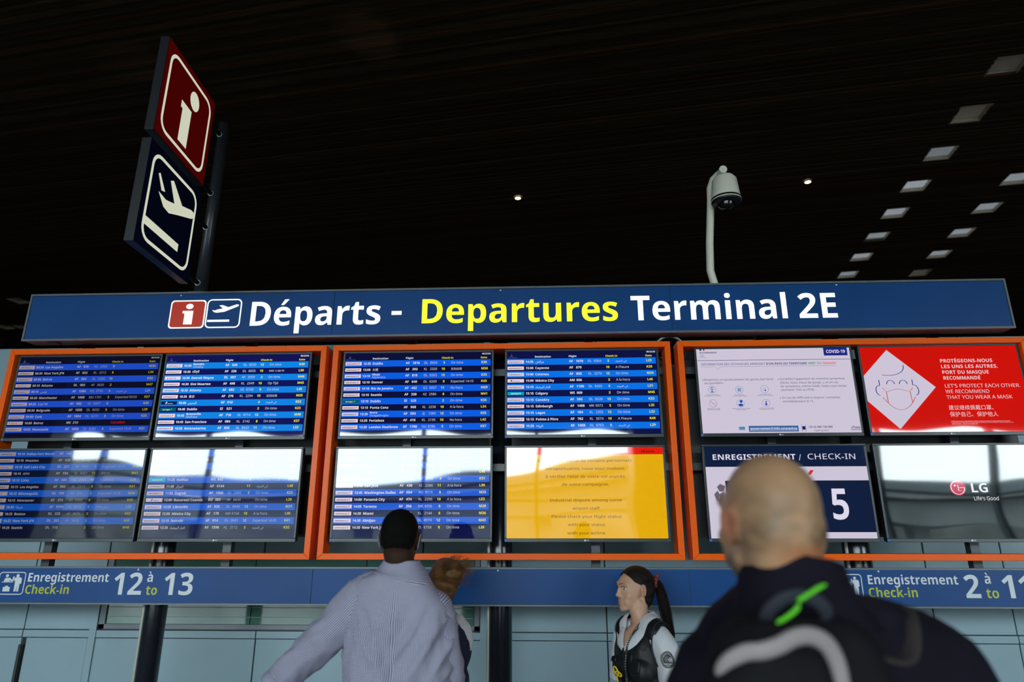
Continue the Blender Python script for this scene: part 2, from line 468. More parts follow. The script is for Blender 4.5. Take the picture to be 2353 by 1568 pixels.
# round disc on the wall above the gap between the second and third display frames
p = (1.005, WY - .02, 3.07)
r = empty('round_wall_disc', p, 'round black dished disc with a pale rim behind the gap between orange frames', 'mirror')
V, Fs, _ = sweep([(0, .02, 0), (0, -.02, 0), (0, -.024, 0)], [.125, .125, .115], 40, True)
b = MB(); b.add(V, Fs, M['silver']); b.build('rim', r, smooth=False)
V, Fs, _ = sweep([(0, -.0245, 0), (0, -.03, 0), (0, -.045, 0), (0, -.05, 0)], [.112, .10, .05, .004], 40, True)
b = MB(); b.add(V, Fs, M['lens']); b.build('dark_face', r, smooth=True)

# ------------------------------------------------------------------ round columns
def column(x, y, r0, label, top):
    r = empty('round_column', (x, y, 0), label, 'column', 'dark round columns carrying the departures board')
    b = MB(); b.tube([(0, 0, .02), (0, 0, top)], [r0, r0], M['blackg'], 40); b.build('shaft', r, smooth=False).data.polygons.foreach_set('use_smooth', [True] * 42)
    b = MB(); b.tube([(0, 0, 0), (0, 0, .02)], [r0 * 1.5, r0 * 1.5], M['alud'], 40); b.build('base_plate', r)
    b = MB(); b.tube([(0, 0, .03), (0, 0, top - .02)], [.010, .010], mat('cream_strip', (.42, .42, .36), rough=.4), 10)  # thin cream strip down one side of the shaft
    o = b.build('cream_strip', r); o.location = (-r0 * .93, -r0 * .45, 0)
column(-2.385, .27, .064, 'dark round column under the sign for counters 12 to 13', 2.93)
column(-.262, .27, .073, 'dark round column beside the woman in the white-sleeved uniform', 2.93)
column(1.89, .27, .078, 'dark round column showing above the sign pictogram for counters 2 to 11', 2.93)

# ------------------------------------------------------------------ mounting frame behind the monitors
r = empty('mounting_frame', (0, .17, 0), 'dark steel mounting frame of posts and crossbars behind the monitors', 'mounting frame')
for x in (-3.06, -1.93, -.85, .315, 1.42, 2.515):
    b = MB((0, .17, 0)); b.box(x - .026, x + .026, .15, .20, 1.33, 2.98, M['alud']); b.build('post', r)
for z in (2.70, 2.10):
    for (a, c) in ((-3.36, -1.42), (-1.30, .80), (.88, 2.93)):
        b = MB((0, .17, 0)); b.box(a, c, .10, .148, z - .022, z + .022, M['alud']); b.build('crossbar', r)
for (a, c) in ((-3.37, -1.412), (-1.262, -.335), (-.188, .748), (.90, 2.93)):
    b = MB((0, .17, 0)); b.box(a, c, .2005, .2045, 1.69, 2.79, M['housing']); b.build('backing_plate', r)
# ------------------------------------------------------------------ orange display frames
def display_frame(xa, xb, label):
    r = empty('display_frame', ((xa + xb) / 2, 0, 1.565), label, 'display frame', 'orange frames round the monitors')
    o = ((xa + xb) / 2, 0, 1.565)
    z0, z1, t, y0, y1 = 1.565, 2.857, .036, -.03, .10
    def rail(P, nm):
        b = MB(o); V = [(p[0], y, p[1]) for y in (y0, y1) for p in P]
        b.add(V, [(0, 1, 2, 3), (7, 6, 5, 4), (0, 4, 5, 1), (1, 5, 6, 2), (2, 6, 7, 3), (3, 7, 4, 0)], M['orange']); b.build(nm, r, bevel=.0025)
    rail([(xa, z1), (xa + t, z1 - t), (xb - t, z1 - t), (xb, z1)], 'top_rail')
    rail([(xa, z0), (xb, z0), (xb - t, z0 + t), (xa + t, z0 + t)], 'bottom_rail')
    rail([(xa, z0), (xa + t, z0 + t), (xa + t, z1 - t), (xa, z1)], 'side_rail')
    rail([(xb, z0), (xb, z1), (xb - t, z1 - t), (xb - t, z0 + t)], 'side_rail')
    for x in (xa + .35, (xa + xb) / 2, xb - .35):
        b = MB(o); b.box(x - .02, x + .02, .10, .15, z1 - .03, z1, M['alud']); b.build('clamp', r)
display_frame(-3.430, -1.352, 'orange box frame around four flight monitors, under the unlit end of the header')
display_frame(-1.310, .805, 'orange box frame around three flight monitors and the yellow notice screen')
display_frame(.848, 2.945, 'orange box frame around the health notice and check-in screens')

# ------------------------------------------------------------------ monitors
AW, AH = .93, .523
ROW_DATA = {
'M1': ['A|08:30|Los Angeles|AF 078|KL 2364|9||M24', 'A|08:30|New York JFK|AF 022|KL 2212|8||L34', 'A|09:05|Beirut|AF 564|KL 2280|10||K33', 'D|09:10|Atlanta|DL 083|AF 3620|2||M47',
  'A|09:15|@tunis|AF 1284|KQ 3730|5|@ontime|L21', 'A|09:20|Manchester|AF 1668|MU 1701|5|Expected 09:55|K57', 'A|09:25|@telaviv|AF 962|DL 8457|8||K35', 'A|09:30|Belgrade|AF 1660|DL 8632|5|On time|L29',
  'A|09:50|Cork|AF 1894|DL 8270|5|On time|K23', 'M|10:00|Beirut|ME 210|||!Cancelled|', 'A|10:05|Newcastle|AF 1058|SV 6282|5|Expected 10:45|K31'],
'M2': ['A|10:30|Bamako/Conakry|AF 520|DL 8535|12|On time|K49', 'A|10:30|@delhi|AF 226|DL 8650|10|@hi1100|L30', 'D|10:30|Detroit Wayne|DL 097|AF 3550|2|On time|M46', 'A|10:30|Sint Maarten|AF 498|KL 2349|10|Op Tijd|M45',
  'A|10:35|Atlanta|AF 682|VS 6749|9|On time|L45', 'A|10:35|@tokyo|AF 276|KL 2294|10|@teikoku|M25', 'G|10:40|@bahrain|GF 018||4|@ontime|K53', 'E|10:40|Dublin|EI 521||2|On time|K23',
  'A|10:45|Brazzaville/Kinshasa|AF 716|DL 8714|12|On time|M49', 'A|10:45|San Francisco|AF 084|KL 2142|8|On time|K37', 'A|10:50|Antananarivo|AF 934|DL 8542|11|On time|L53'],
'M3': ['A|12:35|Dublin|AF 1816|DL 8609|5|On time|K36', 'A|13:00|@osaka|AF 292|KL 2326|10|@teikoku|M50', 'A|13:10|Abuja/Ndjamena|AF 818|DL 8302|13|On time|K33', 'A|13:10|Denver|AF 640|DL 8269|9|Expected 14:10|K43',
  'A|13:10|Rio de Janeiro|AF 442|G3 5007|11|Na hora|M29', 'A|13:10|Seattle|AF 338|AZ 2586|8|On time|M41', 'E|13:15|Dublin|EI 525||2|On time|K34', 'A|13:15|Punta Cana|AF 968|KL 2230|10|A la hora|L34',
  'A|13:20|Accra/Ouagadougou|AF 584|2J 1584|12|On time|K55', 'A|13:20|Fortaleza|AF 416|KL 2195|10|Na hora|L42', 'A|13:20|London Heathrow|AF 1780|UU 8780|5|On time|K57'],
'M4': ['A|14:35|@marrakech|AF 1076|DL 8364|5|@ontime|L23', "A|15:00|Cayenne|AF 870||10|A l'heure|K35", 'A|15:00|Cotonou|AF 800|KL 2274|12|On time|M24', 'X|15:00|México City|AM 006||3|A la hora|L46',
  'A|15:10|@casa|AF 1196|DL 8435|5|@ontime|L31', 'W|15:15|Calgary|WS 009||2|On time|M45', 'A|15:15|Conakry|AF 592|DL 8226|13|On time|K33', 'A|15:15|Edinburgh|AF 1486|MK 9372|5|On time|L25',
  'A|15:15|Lagos|AF 104|KL 2355|12|On time|L33', "A|15:15|Pointe à Pitre|AF 762|KL 3574|10|A l'heure|K49", 'A|15:20|@rabat|AF 1458|DL 8763|5|@ontime|L29'],
'L1': ['A|10:10|Dallas-Fort Worth|AF 146|VS 6805|8|On time|K52', 'A|10:10|Houston|AF 636|KL 2140|8|On time|L22', 'D|10:10|Salt Lake City|DL 221|AF 3565|3|Expected 10:35|M42', 'A|10:15|@agra|AF 194|DL 8461|11|@himay|M41',
  'A|10:15|Lima|AF 486|KL 2096|10|A la hora|L26', 'A|10:15|Los Angeles|AF 066|KL 2213|9|On time|K41', 'D|10:15|Minneapolis|DL 199|AF 3581|2|Expected 10:35|M44', 'A|10:15|Vancouver|AF 374|DL 8305|8|On time|K45',
  'A|10:20|@tabarka|AF 9394|DL 8204|5|@ar1045|L23', 'D|10:25|Boston|DL 225|AF 3676|3|On time|K52', 'D|10:25|New York JFK|DL 263|AF 3628|3|On time|K43', 'D|10:25|Seattle|DL 115||3|On time|M48'],
'L2': ['A|11:00|Oslo/Geneva|AF 958|DL 8556|13|Expected 11:25|M24', 'A|11:20|Montréal Trudeau|AF 344|WS 6740|9|On time|L42', 'A|11:20|@tunis|AF 1258|KL 2716|5|@ontime|L21', 'A|11:20|New York JFK|AF 014|VS 6770|8|On time|L48',
  'W|11:25|Halifax|WS 043||2|Expected 12:52|L31', 'A|11:40|@algiers|AF 4144||11|@ontime|L48', 'A|11:55|Zagreb|AF 1560|KL 2302|5|On time|K23', 'R|12:00|Bucureşti Coandă|RO 382|AF 6634||On time|L29',
  'A|12:05|Libreville|AF 926|DL 8446|13|On time|M31', 'A|12:05|México City|AF 178|AM 6104|10|A la hora|L46', 'A|12:15|Nairobi|AF 814|DL 8681|12|Expected 14:45|K41', 'A|12:25|@casa|AF 1596|KL 2112|5|@ontime|K32'],
'L3': ['A|13:20|Los Angeles|AF 072|KL 2446|9|On time|K52', 'D|13:20|New York JFK|DL 265|AF 3625|2|Expected 14:40|M48', 'A|13:30|Boston|AF 334|DL 8604|8|On time|L48', 'T|13:40|@bangkok|TG 931||4|On time|L45',
  'M|13:40|Beirut|ME 212|AF 5106|4|On time|K31', 'A|13:40|San José|AF 430|KL 2366|11|A la hora|L30', 'A|13:45|Washington Dulles|AF 054|RO 9519|9|On time|M25', 'A|14:00|Panamá City|AF 474|KL 2296|10|A la hora|L53',
  'A|14:05|Toronto|AF 356|MK 4356|8|On time|M28', 'A|14:20|Miami|AF 090|KL 2144|8|On time|M26', 'A|14:30|Abidjan|AF 702|DL 8574|12|On time|M43', 'A|14:30|New York JFK|AF 008|VS 6758|8|On time|L26'],
}
FOREIGN = {'@tunis': '\ufeb2\ufee7\ufeee\ufe97', '@ontime': '\ufeaa\ufecb\ufeee\ufee4\ufedf\ufe8d \ufef2\ufed3', '@telaviv': 'ביבא־לת', '@delhi': 'दिल्ली', '@hi1100': 'समय 11:00 पर', '@tokyo': '東京', '@teikoku': '定刻出発',
           '@bahrain': '\ufee6\ufef3\ufeae\ufea4\ufe92\ufedf\ufe8d', '@osaka': '大阪', '@marrakech': '\ufeb6\ufedb\ufe8d\ufeae\ufee3', '@casa': '\ufe80\ufe8e\ufec0\ufef4\ufe92\ufedf\ufe8d \ufead\ufe8d\ufeaa\ufedf\ufe8d', '@rabat': '\ufec1\ufe8e\ufe91\ufeae\ufedf\ufe8d',
           '@agra': 'आगरा', '@himay': 'समय पर', '@tabarka': '\ufe94\ufed7\ufeae\ufe92\ufec3', '@ar1045': '10:45 \ufeca\ufed7\ufeee\ufe98\ufee3', '@algiers': '\ufeae\ufe8b\ufe8d\ufeb0\ufea0\ufedf\ufe8d', '@bangkok': 'กรุงเทพ'}
TONE = {'M1': ((26, 72, 190), (5, 5, 32), 170), 'M2': ((12, 130, 228), (14, 14, 84), 250), 'M3': ((4, 92, 226), (8, 8, 52), 235), 'M4': ((4, 112, 228), (10, 12, 66), 240),
        'L1': ((8, 72, 165), (6, 8, 36), 150), 'L2': ((22, 85, 190), (16, 20, 62), 200), 'L3': ((14, 85, 205), (10, 14, 66), 235)}
def monitor(key, x, z, label):
    org = (x, 0, z)
    r = empty('departure_monitor' if key in ROW_DATA else 'information_monitor', (x, 0, z), label, 'monitor', 'wall of black monitors')
    # casing: bevelled front ring, tray, rear housing, bracket
    w, h, bt, bb = AW / 2, AH / 2, .013, .021
    b = MB()
    X0, X1, Z0, Z1 = -w - bt, w + bt, -h - bb, h + bt
    for (a, c, d, e) in ((X0, X1, Z0, -h), (X0, X1, h, Z1), (X0, -w, -h, h), (w, X1, -h, h)):
        b.box(a, c, -.006, .012, d, e, M['bezel'])
    b.build('bezel', r, bevel=.002)
    b = MB(); b.box(X0 + .004, X1 - .004, .012, .045, Z0 + .004, Z1 - .004, M['housing']); b.build('rear_casing', r, bevel=.004)
    b = MB(); b.box(-.36, .36, .045, .098, -.19, .19, M['housing']); b.build('mount_box', r, bevel=.004)
    mp = lambda u, v, d: (-AW / 2 + u * AW, -.0035 - d, AH / 2 - v * AH)
    # u 0..1 left to right, v 0..1 top to bottom
    if True:
        b = MB(fmap=lambda u, v, d: (u, -.0065 - d, v))
        b.disc(-.012, -h - .011, .0055, M['silver']); b.text('LG', -.004, -h - .0145, .007, M['silver'], True)
        b.build('maker_mark', r)
    if key not in ('M2', 'L2', 'L1'):
        b = MB(fmap=lambda u, v, d: (u, -.0068 - d, v)); b.disc(-w - .004, -h - .010, .008, M['sticker']); b.build('blue_sticker', r)
    return r, mp
class Sheet(MB):
    """print on a display: u, v in 0..1 with v downwards; letter sizes in metres"""
    def __init__(s, mp): super().__init__(fmap=mp)
    def t(s, txt, u, v, cap, m, bold=False, align='L', width=None, d=.0006, sx=1.0):
        V, Fs, w = layout(txt, bold); k = cap / .714
        if width: sx = width * AW / (w * k)
        k1 = k * sx / AW; k2 = k / AH
        if align == 'C': u -= w * k1 / 2
        if align == 'R': u -= w * k1
        if len(V): s.flat([(u + p[0] * k1, v - p[1] * k2) for p in V], Fs, m, d)
        return w * k1
    def rect(s, u0, v0, u1, v1, m, d=.0005):
        return MB.rect(s, u0, v0, u1, v1, m, d)
    def circle(s, u, v, rr, m, w=None, d=.0006, n=24):
        P = [(u + rr / AW * math.cos(a), v + rr / AH * math.sin(a)) for a in [2 * math.pi * k / n for k in range(n)]]
        if w is None: s.poly(P, m, d)
        else:
            Q = [(u + (rr - w) / AW * math.cos(a), v + (rr - w) / AH * math.sin(a)) for a in [2 * math.pi * k / n for k in range(n)]]
            s.flat(P + Q, [(i, (i + 1) % n, n + (i + 1) % n, n + i) for i in range(n)], m, d)
def flight_board(key, x, z, label):
    r, mp = monitor(key, x, z, label)
    blue, dark, wt = TONE[key]
    mb_, md_ = scr('row_blue_' + key, blue), scr('row_dark_' + key, dark)
    k = wt / 250
    W_ = scr('text_white_%d' % wt, (int(240 * k), int(238 * k), int(250 * k)), .95)
    T_ = scr('text_thin_%d' % wt, (int(215 * k), int(220 * k), int(240 * k)), .85)
    Y_ = scr('text_yellow_%d' % wt, (int(250 * k), int(240 * k), int(30 * k)), .95)
    logo_bg = scr('logo_card_%d' % wt, (int(245 * k), int(228 * k), int(242 * k)), .9)
    s = Sheet(mp); s.rect(0, 0, 1, 1, md_, 0)
    head = key[0] == 'M'
    if head:
        s.t('Destination', .187, .078, .0115, W_, True, sx=1.08); s.t('Flight', .414, .076, .0115, W_, True, sx=1.08)
        s.t('Check-in', .660, .078, .0115, Y_, True, sx=1.08); s.t('Gate', .925, .078, .0115, Y_, True, sx=1.08)
        s.t('08:32:55', .993, .030, .0100, W_, True, 'R')
        tw = scr('tower_print', (90, 90, 160), .7)
        s.poly([(.022, .068), (.029, .045), (.031, .022), (.033, .045), (.041, .068), (.035, .068), (.0315, .058), (.028, .068)], tw, .0004)
        s.t('PARIS AEROPORT', .006, .082, .0050, tw, True)
    screen = s.build('screen', r)
    rows = ROW_DATA[key]
    v0, pit = (.091, .0770) if head else (.003, .0766)
    for i, line in enumerate(rows):
        lg, tm, dest, fl, cs, ck, st, gt = line.split('|')
        s = Sheet(mp)
        a = v0 + i * pit; c = a + pit; vb = (a + c) / 2 + .0135
        if i % 2 == 0: s.rect(0.0, a, .993, c, mb_, .0003)
        # airline card
        la, lc = a + pit * .23, c - pit * .23
        u1 = .114
        card = {'E': scr('card_teal', (0, 100, 120), .8), 'W': scr('card_cyan', (0, 165, 190), .9), 'G': scr('card_navy', (20, 30, 80), .9)}.get(lg, logo_bg)
        if lg != 'T': s.rect(.004, la, u1, lc, card, .0005)
        navy = scr('logo_navy', (25, 22, 70), .6); redm = scr('logo_red', (225, 40, 40), .9); wh = W_
        lb = lc - .0095; cap_ = .0085
        if lg == 'A':
            s.t('AIRFRANCE', .012, lb, cap_, navy, True, width=.076, d=.0008); s.poly([(.091, lb), (.096, lb), (.102, la + .011), (.097, la + .011)], redm, .0008)
        elif lg == 'D':
            s.poly([(.020, lb), (.0245, la + .009), (.029, lb)], redm, .0008); s.t('DELTA', .034, lb, cap_, scr('logo_slate', (110, 105, 150), .8), True, width=.048, d=.0008)
        elif lg == 'E':
            s.t('Aer Lingus', .022, lb, cap_, wh, True, width=.05, d=.0008); s.circle(.083, (la + lc) / 2, .005, scr('logo_green', (60, 190, 40), .9), d=.0008)
        elif lg == 'W': s.t('WESTJET', .026, lb, cap_, wh, True, width=.055, d=.0008); s.circle(.088, (la + lc) / 2, .004, wh, d=.0008)
        elif lg == 'G': s.poly([(.034, lb), (.040, la + .006), (.048, la + .006), (.042, lb)], wh, .0008); s.t('GULF AIR', .050, lb, .005, wh, True, d=.0008)
        elif lg == 'M': s.circle(.020, (la + lc) / 2, .005, scr('logo_green', (60, 190, 40), .9), d=.0008); s.t('MEA', .030, lb, cap_, redm, True, width=.045, d=.0008)
        elif lg == 'R': s.poly([(.036, lb), (.044, la + .006), (.050, la + .006), (.044, lb)], scr('logo_blue', (40, 80, 190), .9), .0008); s.t('TAROM', .054, lb, .006, scr('logo_blue', (40, 80, 190), .9), True, d=.0008)
        elif lg == 'X': s.circle(.030, (la + lc) / 2, .005, navy, d=.0008); s.t('AEROMEXICO', .038, lb, .005, navy, True, width=.048, d=.0008)
        s.t(tm, .125, vb, .0145, W_, True, width=.053)
        if dest.startswith('@'):
            s.t(FOREIGN[dest], .190, vb, .0150, W_)
        elif '/' in dest:
            d1, d2 = dest.split('/'); s.t(d1, .190, vb - .020, .0125, W_, True); s.t(d2, .190, vb + .014, .0125, T_, False)
        else: s.t(dest.replace('ş', 's'), .189, vb, .0145, W_, True)
        f1, f2 = fl.split(' '); s.t(f1, .417, vb - .003, .0145, W_, True); s.t(f2, .462, vb - .003, .0145, W_, True)
        if cs:
            f1, f2 = cs.split(' '); s.t(f1, .541, vb - .003, .0145, T_); s.t(f2, .582, vb - .003, .0145, T_)
        s.t(ck, .685, vb - .003, .0145, Y_, True, 'R')
        if st.startswith('@'): s.t(FOREIGN[st], .725, vb - .003, .0135, T_)
        elif st.startswith('!'): s.t(st[1:], .725, vb - .003, .0145, scr('text_red', (215, 20, 25), .9))
        elif st: s.t(st, .725, vb - .003, .0145, T_)
        s.t(gt, .929, vb - .004, .0145, Y_, True)
        s.build('flight_row', screen)
    return r
XM = {'M1': -2.906, 'M2': -1.930, 'M3': -.770, 'M4': .256, 'M5': 1.432, 'M6': 2.424, 'L1': -2.908, 'L2': -1.930, 'L3': -.772, 'L4': .256, 'L5': 1.430, 'L6': 2.424}
ZM, ZL = 2.547, 1.945
flight_board('M1', XM['M1'], ZM, 'monitor with dim blue flight rows from Los Angeles down to Newcastle')
flight_board('M2', XM['M2'], ZM, 'monitor with bright blue flight rows from Bamako down to Antananarivo')
flight_board('M3', XM['M3'], ZM, 'monitor with flight rows from Dublin 12:35 down to London Heathrow')
flight_board('M4', XM['M4'], ZM, 'monitor with flight rows from 14:35 down to 15:20, Cayenne second')
flight_board('L1', XM['L1'], ZL, 'lower monitor listing Dallas-Fort Worth down to Seattle, partly cut by the picture edge')
flight_board('L2', XM['L2'], ZL, 'lower monitor washed out by sky reflection, Zagreb and Nairobi rows')
flight_board('L3', XM['L3'], ZL, 'lower monitor behind the head of the man in the checked shirt')

# yellow industrial notice
r, mp = monitor('L4', XM['L4'], ZL, 'monitor with a yellow industrial dispute notice under a red bar')
s = Sheet(mp); s.rect(0, 0, 1, 1, scr('notice_yellow', (228, 172, 0)), 0); s.rect(0, 0, 1, .083, scr('notice_red', (225, 22, 0)), .0003)
scrn = s.build('screen', r)
s = Sheet(mp); dk = scr('notice_ink', (62, 34, 12), .8); dr = scr('notice_clock', (70, 5, 5), .8)
s.t('01/07/2022', .045, .064, .0125, dr, True, sx=1.12); s.t('08:32:55', .945, .062, .0125, dr, True, 'R', sx=1.12)
for (t_, v, w) in (('Mouvement social de certains personnels', .165, .60), ('aéroportuaires, nous vous invitons', .254, .505), ("à vérifier l'état de votre vol auprès", .342, .505), ('de votre compagnie.', .430, .30),
                  ('Industrial dispute among some', .603, .455), ('airport staff', .692, .17), ('Please check your flight status', .781, .44), ('with your status', .868, .233), ('with your airline.', .958, .242)):
    s.t(t_, .5 - w / 2, v, .0150, dk, False, width=w)
s.build('notice_text', scrn)

# health notice
r, mp = monitor('M5', XM['M5'], ZM, 'monitor with a pale lilac travel health notice, six small round pictograms')
s = Sheet(mp); s.rect(0, 0, 1, 1, scr('notice_lilac', (204, 196, 214)), 0); scrn = s.build('screen', r)
s = Sheet(mp); ink = scr('ink_blue', (55, 55, 105), .8); inkb = scr('ink_strong', (28, 32, 120), .8); gr = scr('ink_green', (20, 130, 90), .9); orr = scr('ink_orange', (228, 90, 30), .95); rd = scr('ink_red', (205, 30, 40), .9); wh = scr('paper_white', (225, 220, 235), 1.0); bl = scr('ink_mid', (30, 80, 175), .9)
s.rect(.022, 0, .035, .018, inkb); s.rect(.035, 0, .044, .018, wh); s.rect(.044, 0, .056, .018, rd)
s.t('GOUVERNEMENT', .020, .052, .0095, inkb, True, width=.115)
for k, t_ in enumerate(('Liberté', 'Egalité', 'Fraternité')): s.t(t_, .024, .074 + .016 * k, .0052, ink)
s.rect(.832, 0, .985, .094, scr('covid_blue', (24, 34, 128))); s.t('COVID-19', .848, .064, .0205, wh, True, width=.124, d=.0009)
s.rect(0, .136, 1, .141, inkb)
a = s.t('INFORMATION DES VOYAGEURS ARRIVANT ', .024, .198, .0135, inkb, False, width=.425)
s.t("D'UN PAYS OU TERRITOIRE", .449, .198, .0135, inkb, True, width=.266); s.t('VERT', .722, .198, .0135, gr, True, width=.050); s.t('OU', .779, .198, .0135, inkb, False, width=.029); s.t('ORANGE', .815, .198, .0135, orr, True, width=.087)
s.line([(.022, .216), (.125, .216), (.126, .25), (.154, .216), (.90, .216)], .0022, ink, .0006)
s.circle(.028, .375, .003, gr); s.t('Respectez scrupuleusement les gestes barrières', .036, .383, .0125, ink, width=.450); s.t('au quotidien :', .036, .423, .0125, ink, width=.130)
for (t_, v, w) in (('Surveillez l\'apparition du moindre symptôme', .383, .420), ('(fièvre, toux, maux de gorge...), et en cas', .427, .375), ('de symptôme, même faible, faites-vous tester', .470, .425), ('(autotest, TAG ou PCR)', .512, .215)):
    s.t(t_, .525, v, .0125, ink, width=w)
s.circle(.517, .375, .003, gr); s.circle(.517, .597, .003, gr)
s.t('En cas de difficulté à respirer, contactez', .528, .605, .0125, ink, width=.370); s.t('immédiatement le 15', .528, .648, .0125, ink, width=.195)
for i, (u, v, c1, c2) in enumerate(((.082, .49, 'Portez un masque quand', 'il est obligatoire ou recommandé'), (.258, .495, 'Aérez chaque pièce', '10 minutes toutes les heures'), (.422, .49, 'Se laver régulièrement', 'les mains ou utiliser une solution'),
                      (.082, .652, 'Saluez sans serrer la main', 'et arrêtez les embrassades'), (.258, .655, 'Toussez ou éternuez dans son coude', 'ou dans un mouchoir'), (.422, .652, 'Se moucher dans un mouchoir', 'à usage unique puis le jeter'))):
    s.circle(u, v, .0235, bl, .0014); s.t(c1, u, v + .064, .0042, ink, True, 'C'); s.t(c2, u, v + .078, .0042, ink, True, 'C')
    if i == 0: s.circle(u, v - .010, .0095, bl); s.rect(u - .008, v - .016, u + .008, v - .004, wh, .0009); s.poly([(u - .012, v + .032), (u, v + .014), (u + .012, v + .032)], bl, .0009)
    if i == 1:
        for k in (-1, 0, 1): s.rect(u + .008 * k - .003, v - .02, u + .008 * k + .003, v + .02, scr('ink_pale', (90, 140, 190), .9), .0009)
    if i == 2: s.line([(u - .012, v - .01), (u, v), (u + .008, v - .012)], .003, bl, .0009); s.circle(u + .003, v + .015, .005, bl, d=.0009)
    if i == 3: s.line([(u - .014, v - .008), (u, v + .004), (u + .014, v - .004)], .002, rd, .0009); s.line([(u - .017, v - .03), (u + .017, v + .03)], .0025, rd, .001)
    if i == 4: s.circle(u + .004, v - .022, .009, bl, d=.0009); s.poly([(u - .018, v + .012), (u + .002, v + .002), (u + .018, v + .014), (u + .010, v + .034), (u - .008, v + .034)], bl, .0009)
    if i == 5: s.poly([(u - .008, v + .028), (u - .004, v - .005), (u + .003, v - .005), (u + .007, v + .028)], bl, .0009); s.circle(u, v - .014, .004, bl, d=.0009); s.line([(u, v - .018), (u + .014, v - .026)], .002, bl, .0009)
s.rect(.232, .926, .270, .962, scr('ink_pale', (90, 140, 190), .9)); s.line([(.225, .972), (.277, .972)], .004, ink)
s.rect(.294, .918, .608, .985, scr('link_blue', (50, 100, 165), .9)); s.t('gouvernement.fr/info-coronavirus', .302, .962, .0145, wh, True, width=.298, d=.0009); s.rect(.302, .968, .600, .971, wh, .0009)
s.rect(.632, .925, .652, .965, inkb); s.line([(.629, .905), (.655, .905), (.655, .985), (.629, .985)], .0018, ink, .0005, True)
s.t('+33 (0) 800 130 000', .668, .945, .0115, ink, True, width=.155); s.t('(appel gratuit)', .706, .983, .0100, ink, width=.090)
s.t('#Tous', .938, .955, .0150, inkb, True, width=.058); s.t('AntiCovid', .938, .975, .0070, inkb, True, width=.058)
s.build('notice_text', scrn)

# mask notice
r, mp = monitor('M6', XM['M6'], ZM, 'red monitor with a white diamond and a line drawing of a masked face')
s = Sheet(mp); s.rect(0, 0, 1, 1, scr('notice_scarlet', (206, 12, 0)), 0); scrn = s.build('screen', r)
s = Sheet(mp); lil = scr('notice_lilac', (204, 196, 214)); pk = scr('text_rose', (238, 205, 208), .9); red = scr('line_red', (190, 45, 30), .9); vio = scr('line_violet', (62, 52, 140), .9)
s.poly([(0, .345), (.172, .035), (.445, .485), (.178, .965), (0, .64)], lil, .0004)
def curve2(c, n=14):
    c = np.array(c, float); out = []
    for i in range(n + 1):
        t = i / n; q = c.copy()
        while len(q) > 1: q = q[:-1] * (1 - t) + q[1:] * t
        out.append(tuple(q[0]))
    return out
s.line(curve2([(.118, .335), (.20, .36), (.27, .31), (.262, .22)]), .0055, vio, .0008)
for (u, w) in ((.138, .05), (.218, .05)): s.line(curve2([(u, .445), (u + .004, .385), (u + w - .004, .385), (u + w, .445)]), .0055, vio, .0008)
s.line([(.092, .395), (.092, .462)], .0055, vio, .0008); s.line([(.302, .392), (.302, .458)], .0055, vio, .0008)
s.line(curve2([(.092, .462), (.060, .45), (.052, .56), (.088, .578)]), .0055, vio, .0008); s.line(curve2([(.302, .458), (.336, .445), (.346, .57), (.312, .578)]), .0055, vio, .0008)
s.line([(.105, .488), (.128, .535), (.202, .50), (.278, .535), (.298, .488)], .004, red, .0008); s.line([(.128, .535), (.130, .662)], .004, red, .0008); s.line([(.278, .535), (.282, .662)], .004, red, .0008)
s.line(curve2([(.100, .598), (.130, .665), (.165, .80), (.245, .80), (.282, .665), (.306, .598)], 20), .004, red, .0008)
for (t_, v, w, bd, cap) in (('PROTÉGEONS-NOUS', .195, .335, True, .0215), ('LES UNS LES AUTRES,', .263, .360, True, .0215), ('PORT DU MASQUE', .331, .298, True, .0215), ('RECOMMANDÉ', .399, .238, True, .0215),
                      ("LET'S PROTECT EACH OTHER.", .492, .475, False, .0215), ('WE RECOMMEND', .558, .276, False, .0215), ('THAT YOU WEAR A MASK', .624, .410, False, .0215)):
    s.t(t_, .500, v, cap, pk, bd, width=w, d=.0008)
s.t('建议继续佩戴口罩、', .500, .748, .0250, pk, width=.300, d=.0008); s.t('保护自己、保护他人', .500, .824, .0250, pk, width=.300, d=.0008)
s.t('Conformément aux recommandations sanitaires, le port du masque est recommandé dans les aéroports.', .500, .886, .0048, pk, True, width=.365, d=.0008)
s.t('In accordance with health recommendations, wearing a mask is advised in airports and on board.', .500, .901, .0045, pk, False, width=.385, d=.0008)
s.t('根据卫生建议，建议在机场佩戴口罩。', .500, .916, .0045, pk, False, width=.17, d=.0008)
s.build('notice_text', scrn)

# check-in counter screen
r, mp = monitor('L5', XM['L5'], ZL, 'monitor reading check-in 5, half hidden by the bald man\'s head')
s = Sheet(mp); s.rect(0, 0, 1, 1, scr('counter_navy', (12, 26, 58)), 0); lil = scr('notice_lilac', (204, 196, 214))
s.rect(0, .228, 1, .382, lil, .0003); s.rect(0, .382, .115, .94, lil, .0003); s.rect(0, .935, 1, 1, lil, .0003); scrn = s.build('screen', r)
s = Sheet(mp); wt_ = scr('counter_white', (225, 220, 238), .95)
s.t('ENREGISTREMENT', .045, .150, .0320, wt_, True, width=.525); s.t('/', .588, .158, .036, wt_, True); s.t('CHECK-IN', .640, .148, .0320, wt_, False, width=.305)
s.t('AIRFRANCE', .39, .318, .024, scr('logo_navy', (25, 22, 70), .6), True, width=.225); s.poly([(.628, .318), (.650, .318), (.672, .268), (.650, .268)], scr('logo_red', (225, 40, 40), .9), .0008)
s.t('5', .745, .800, .172, wt_, True, width=.118)
gy = scr('globe_grey', (110, 98, 112), .9)
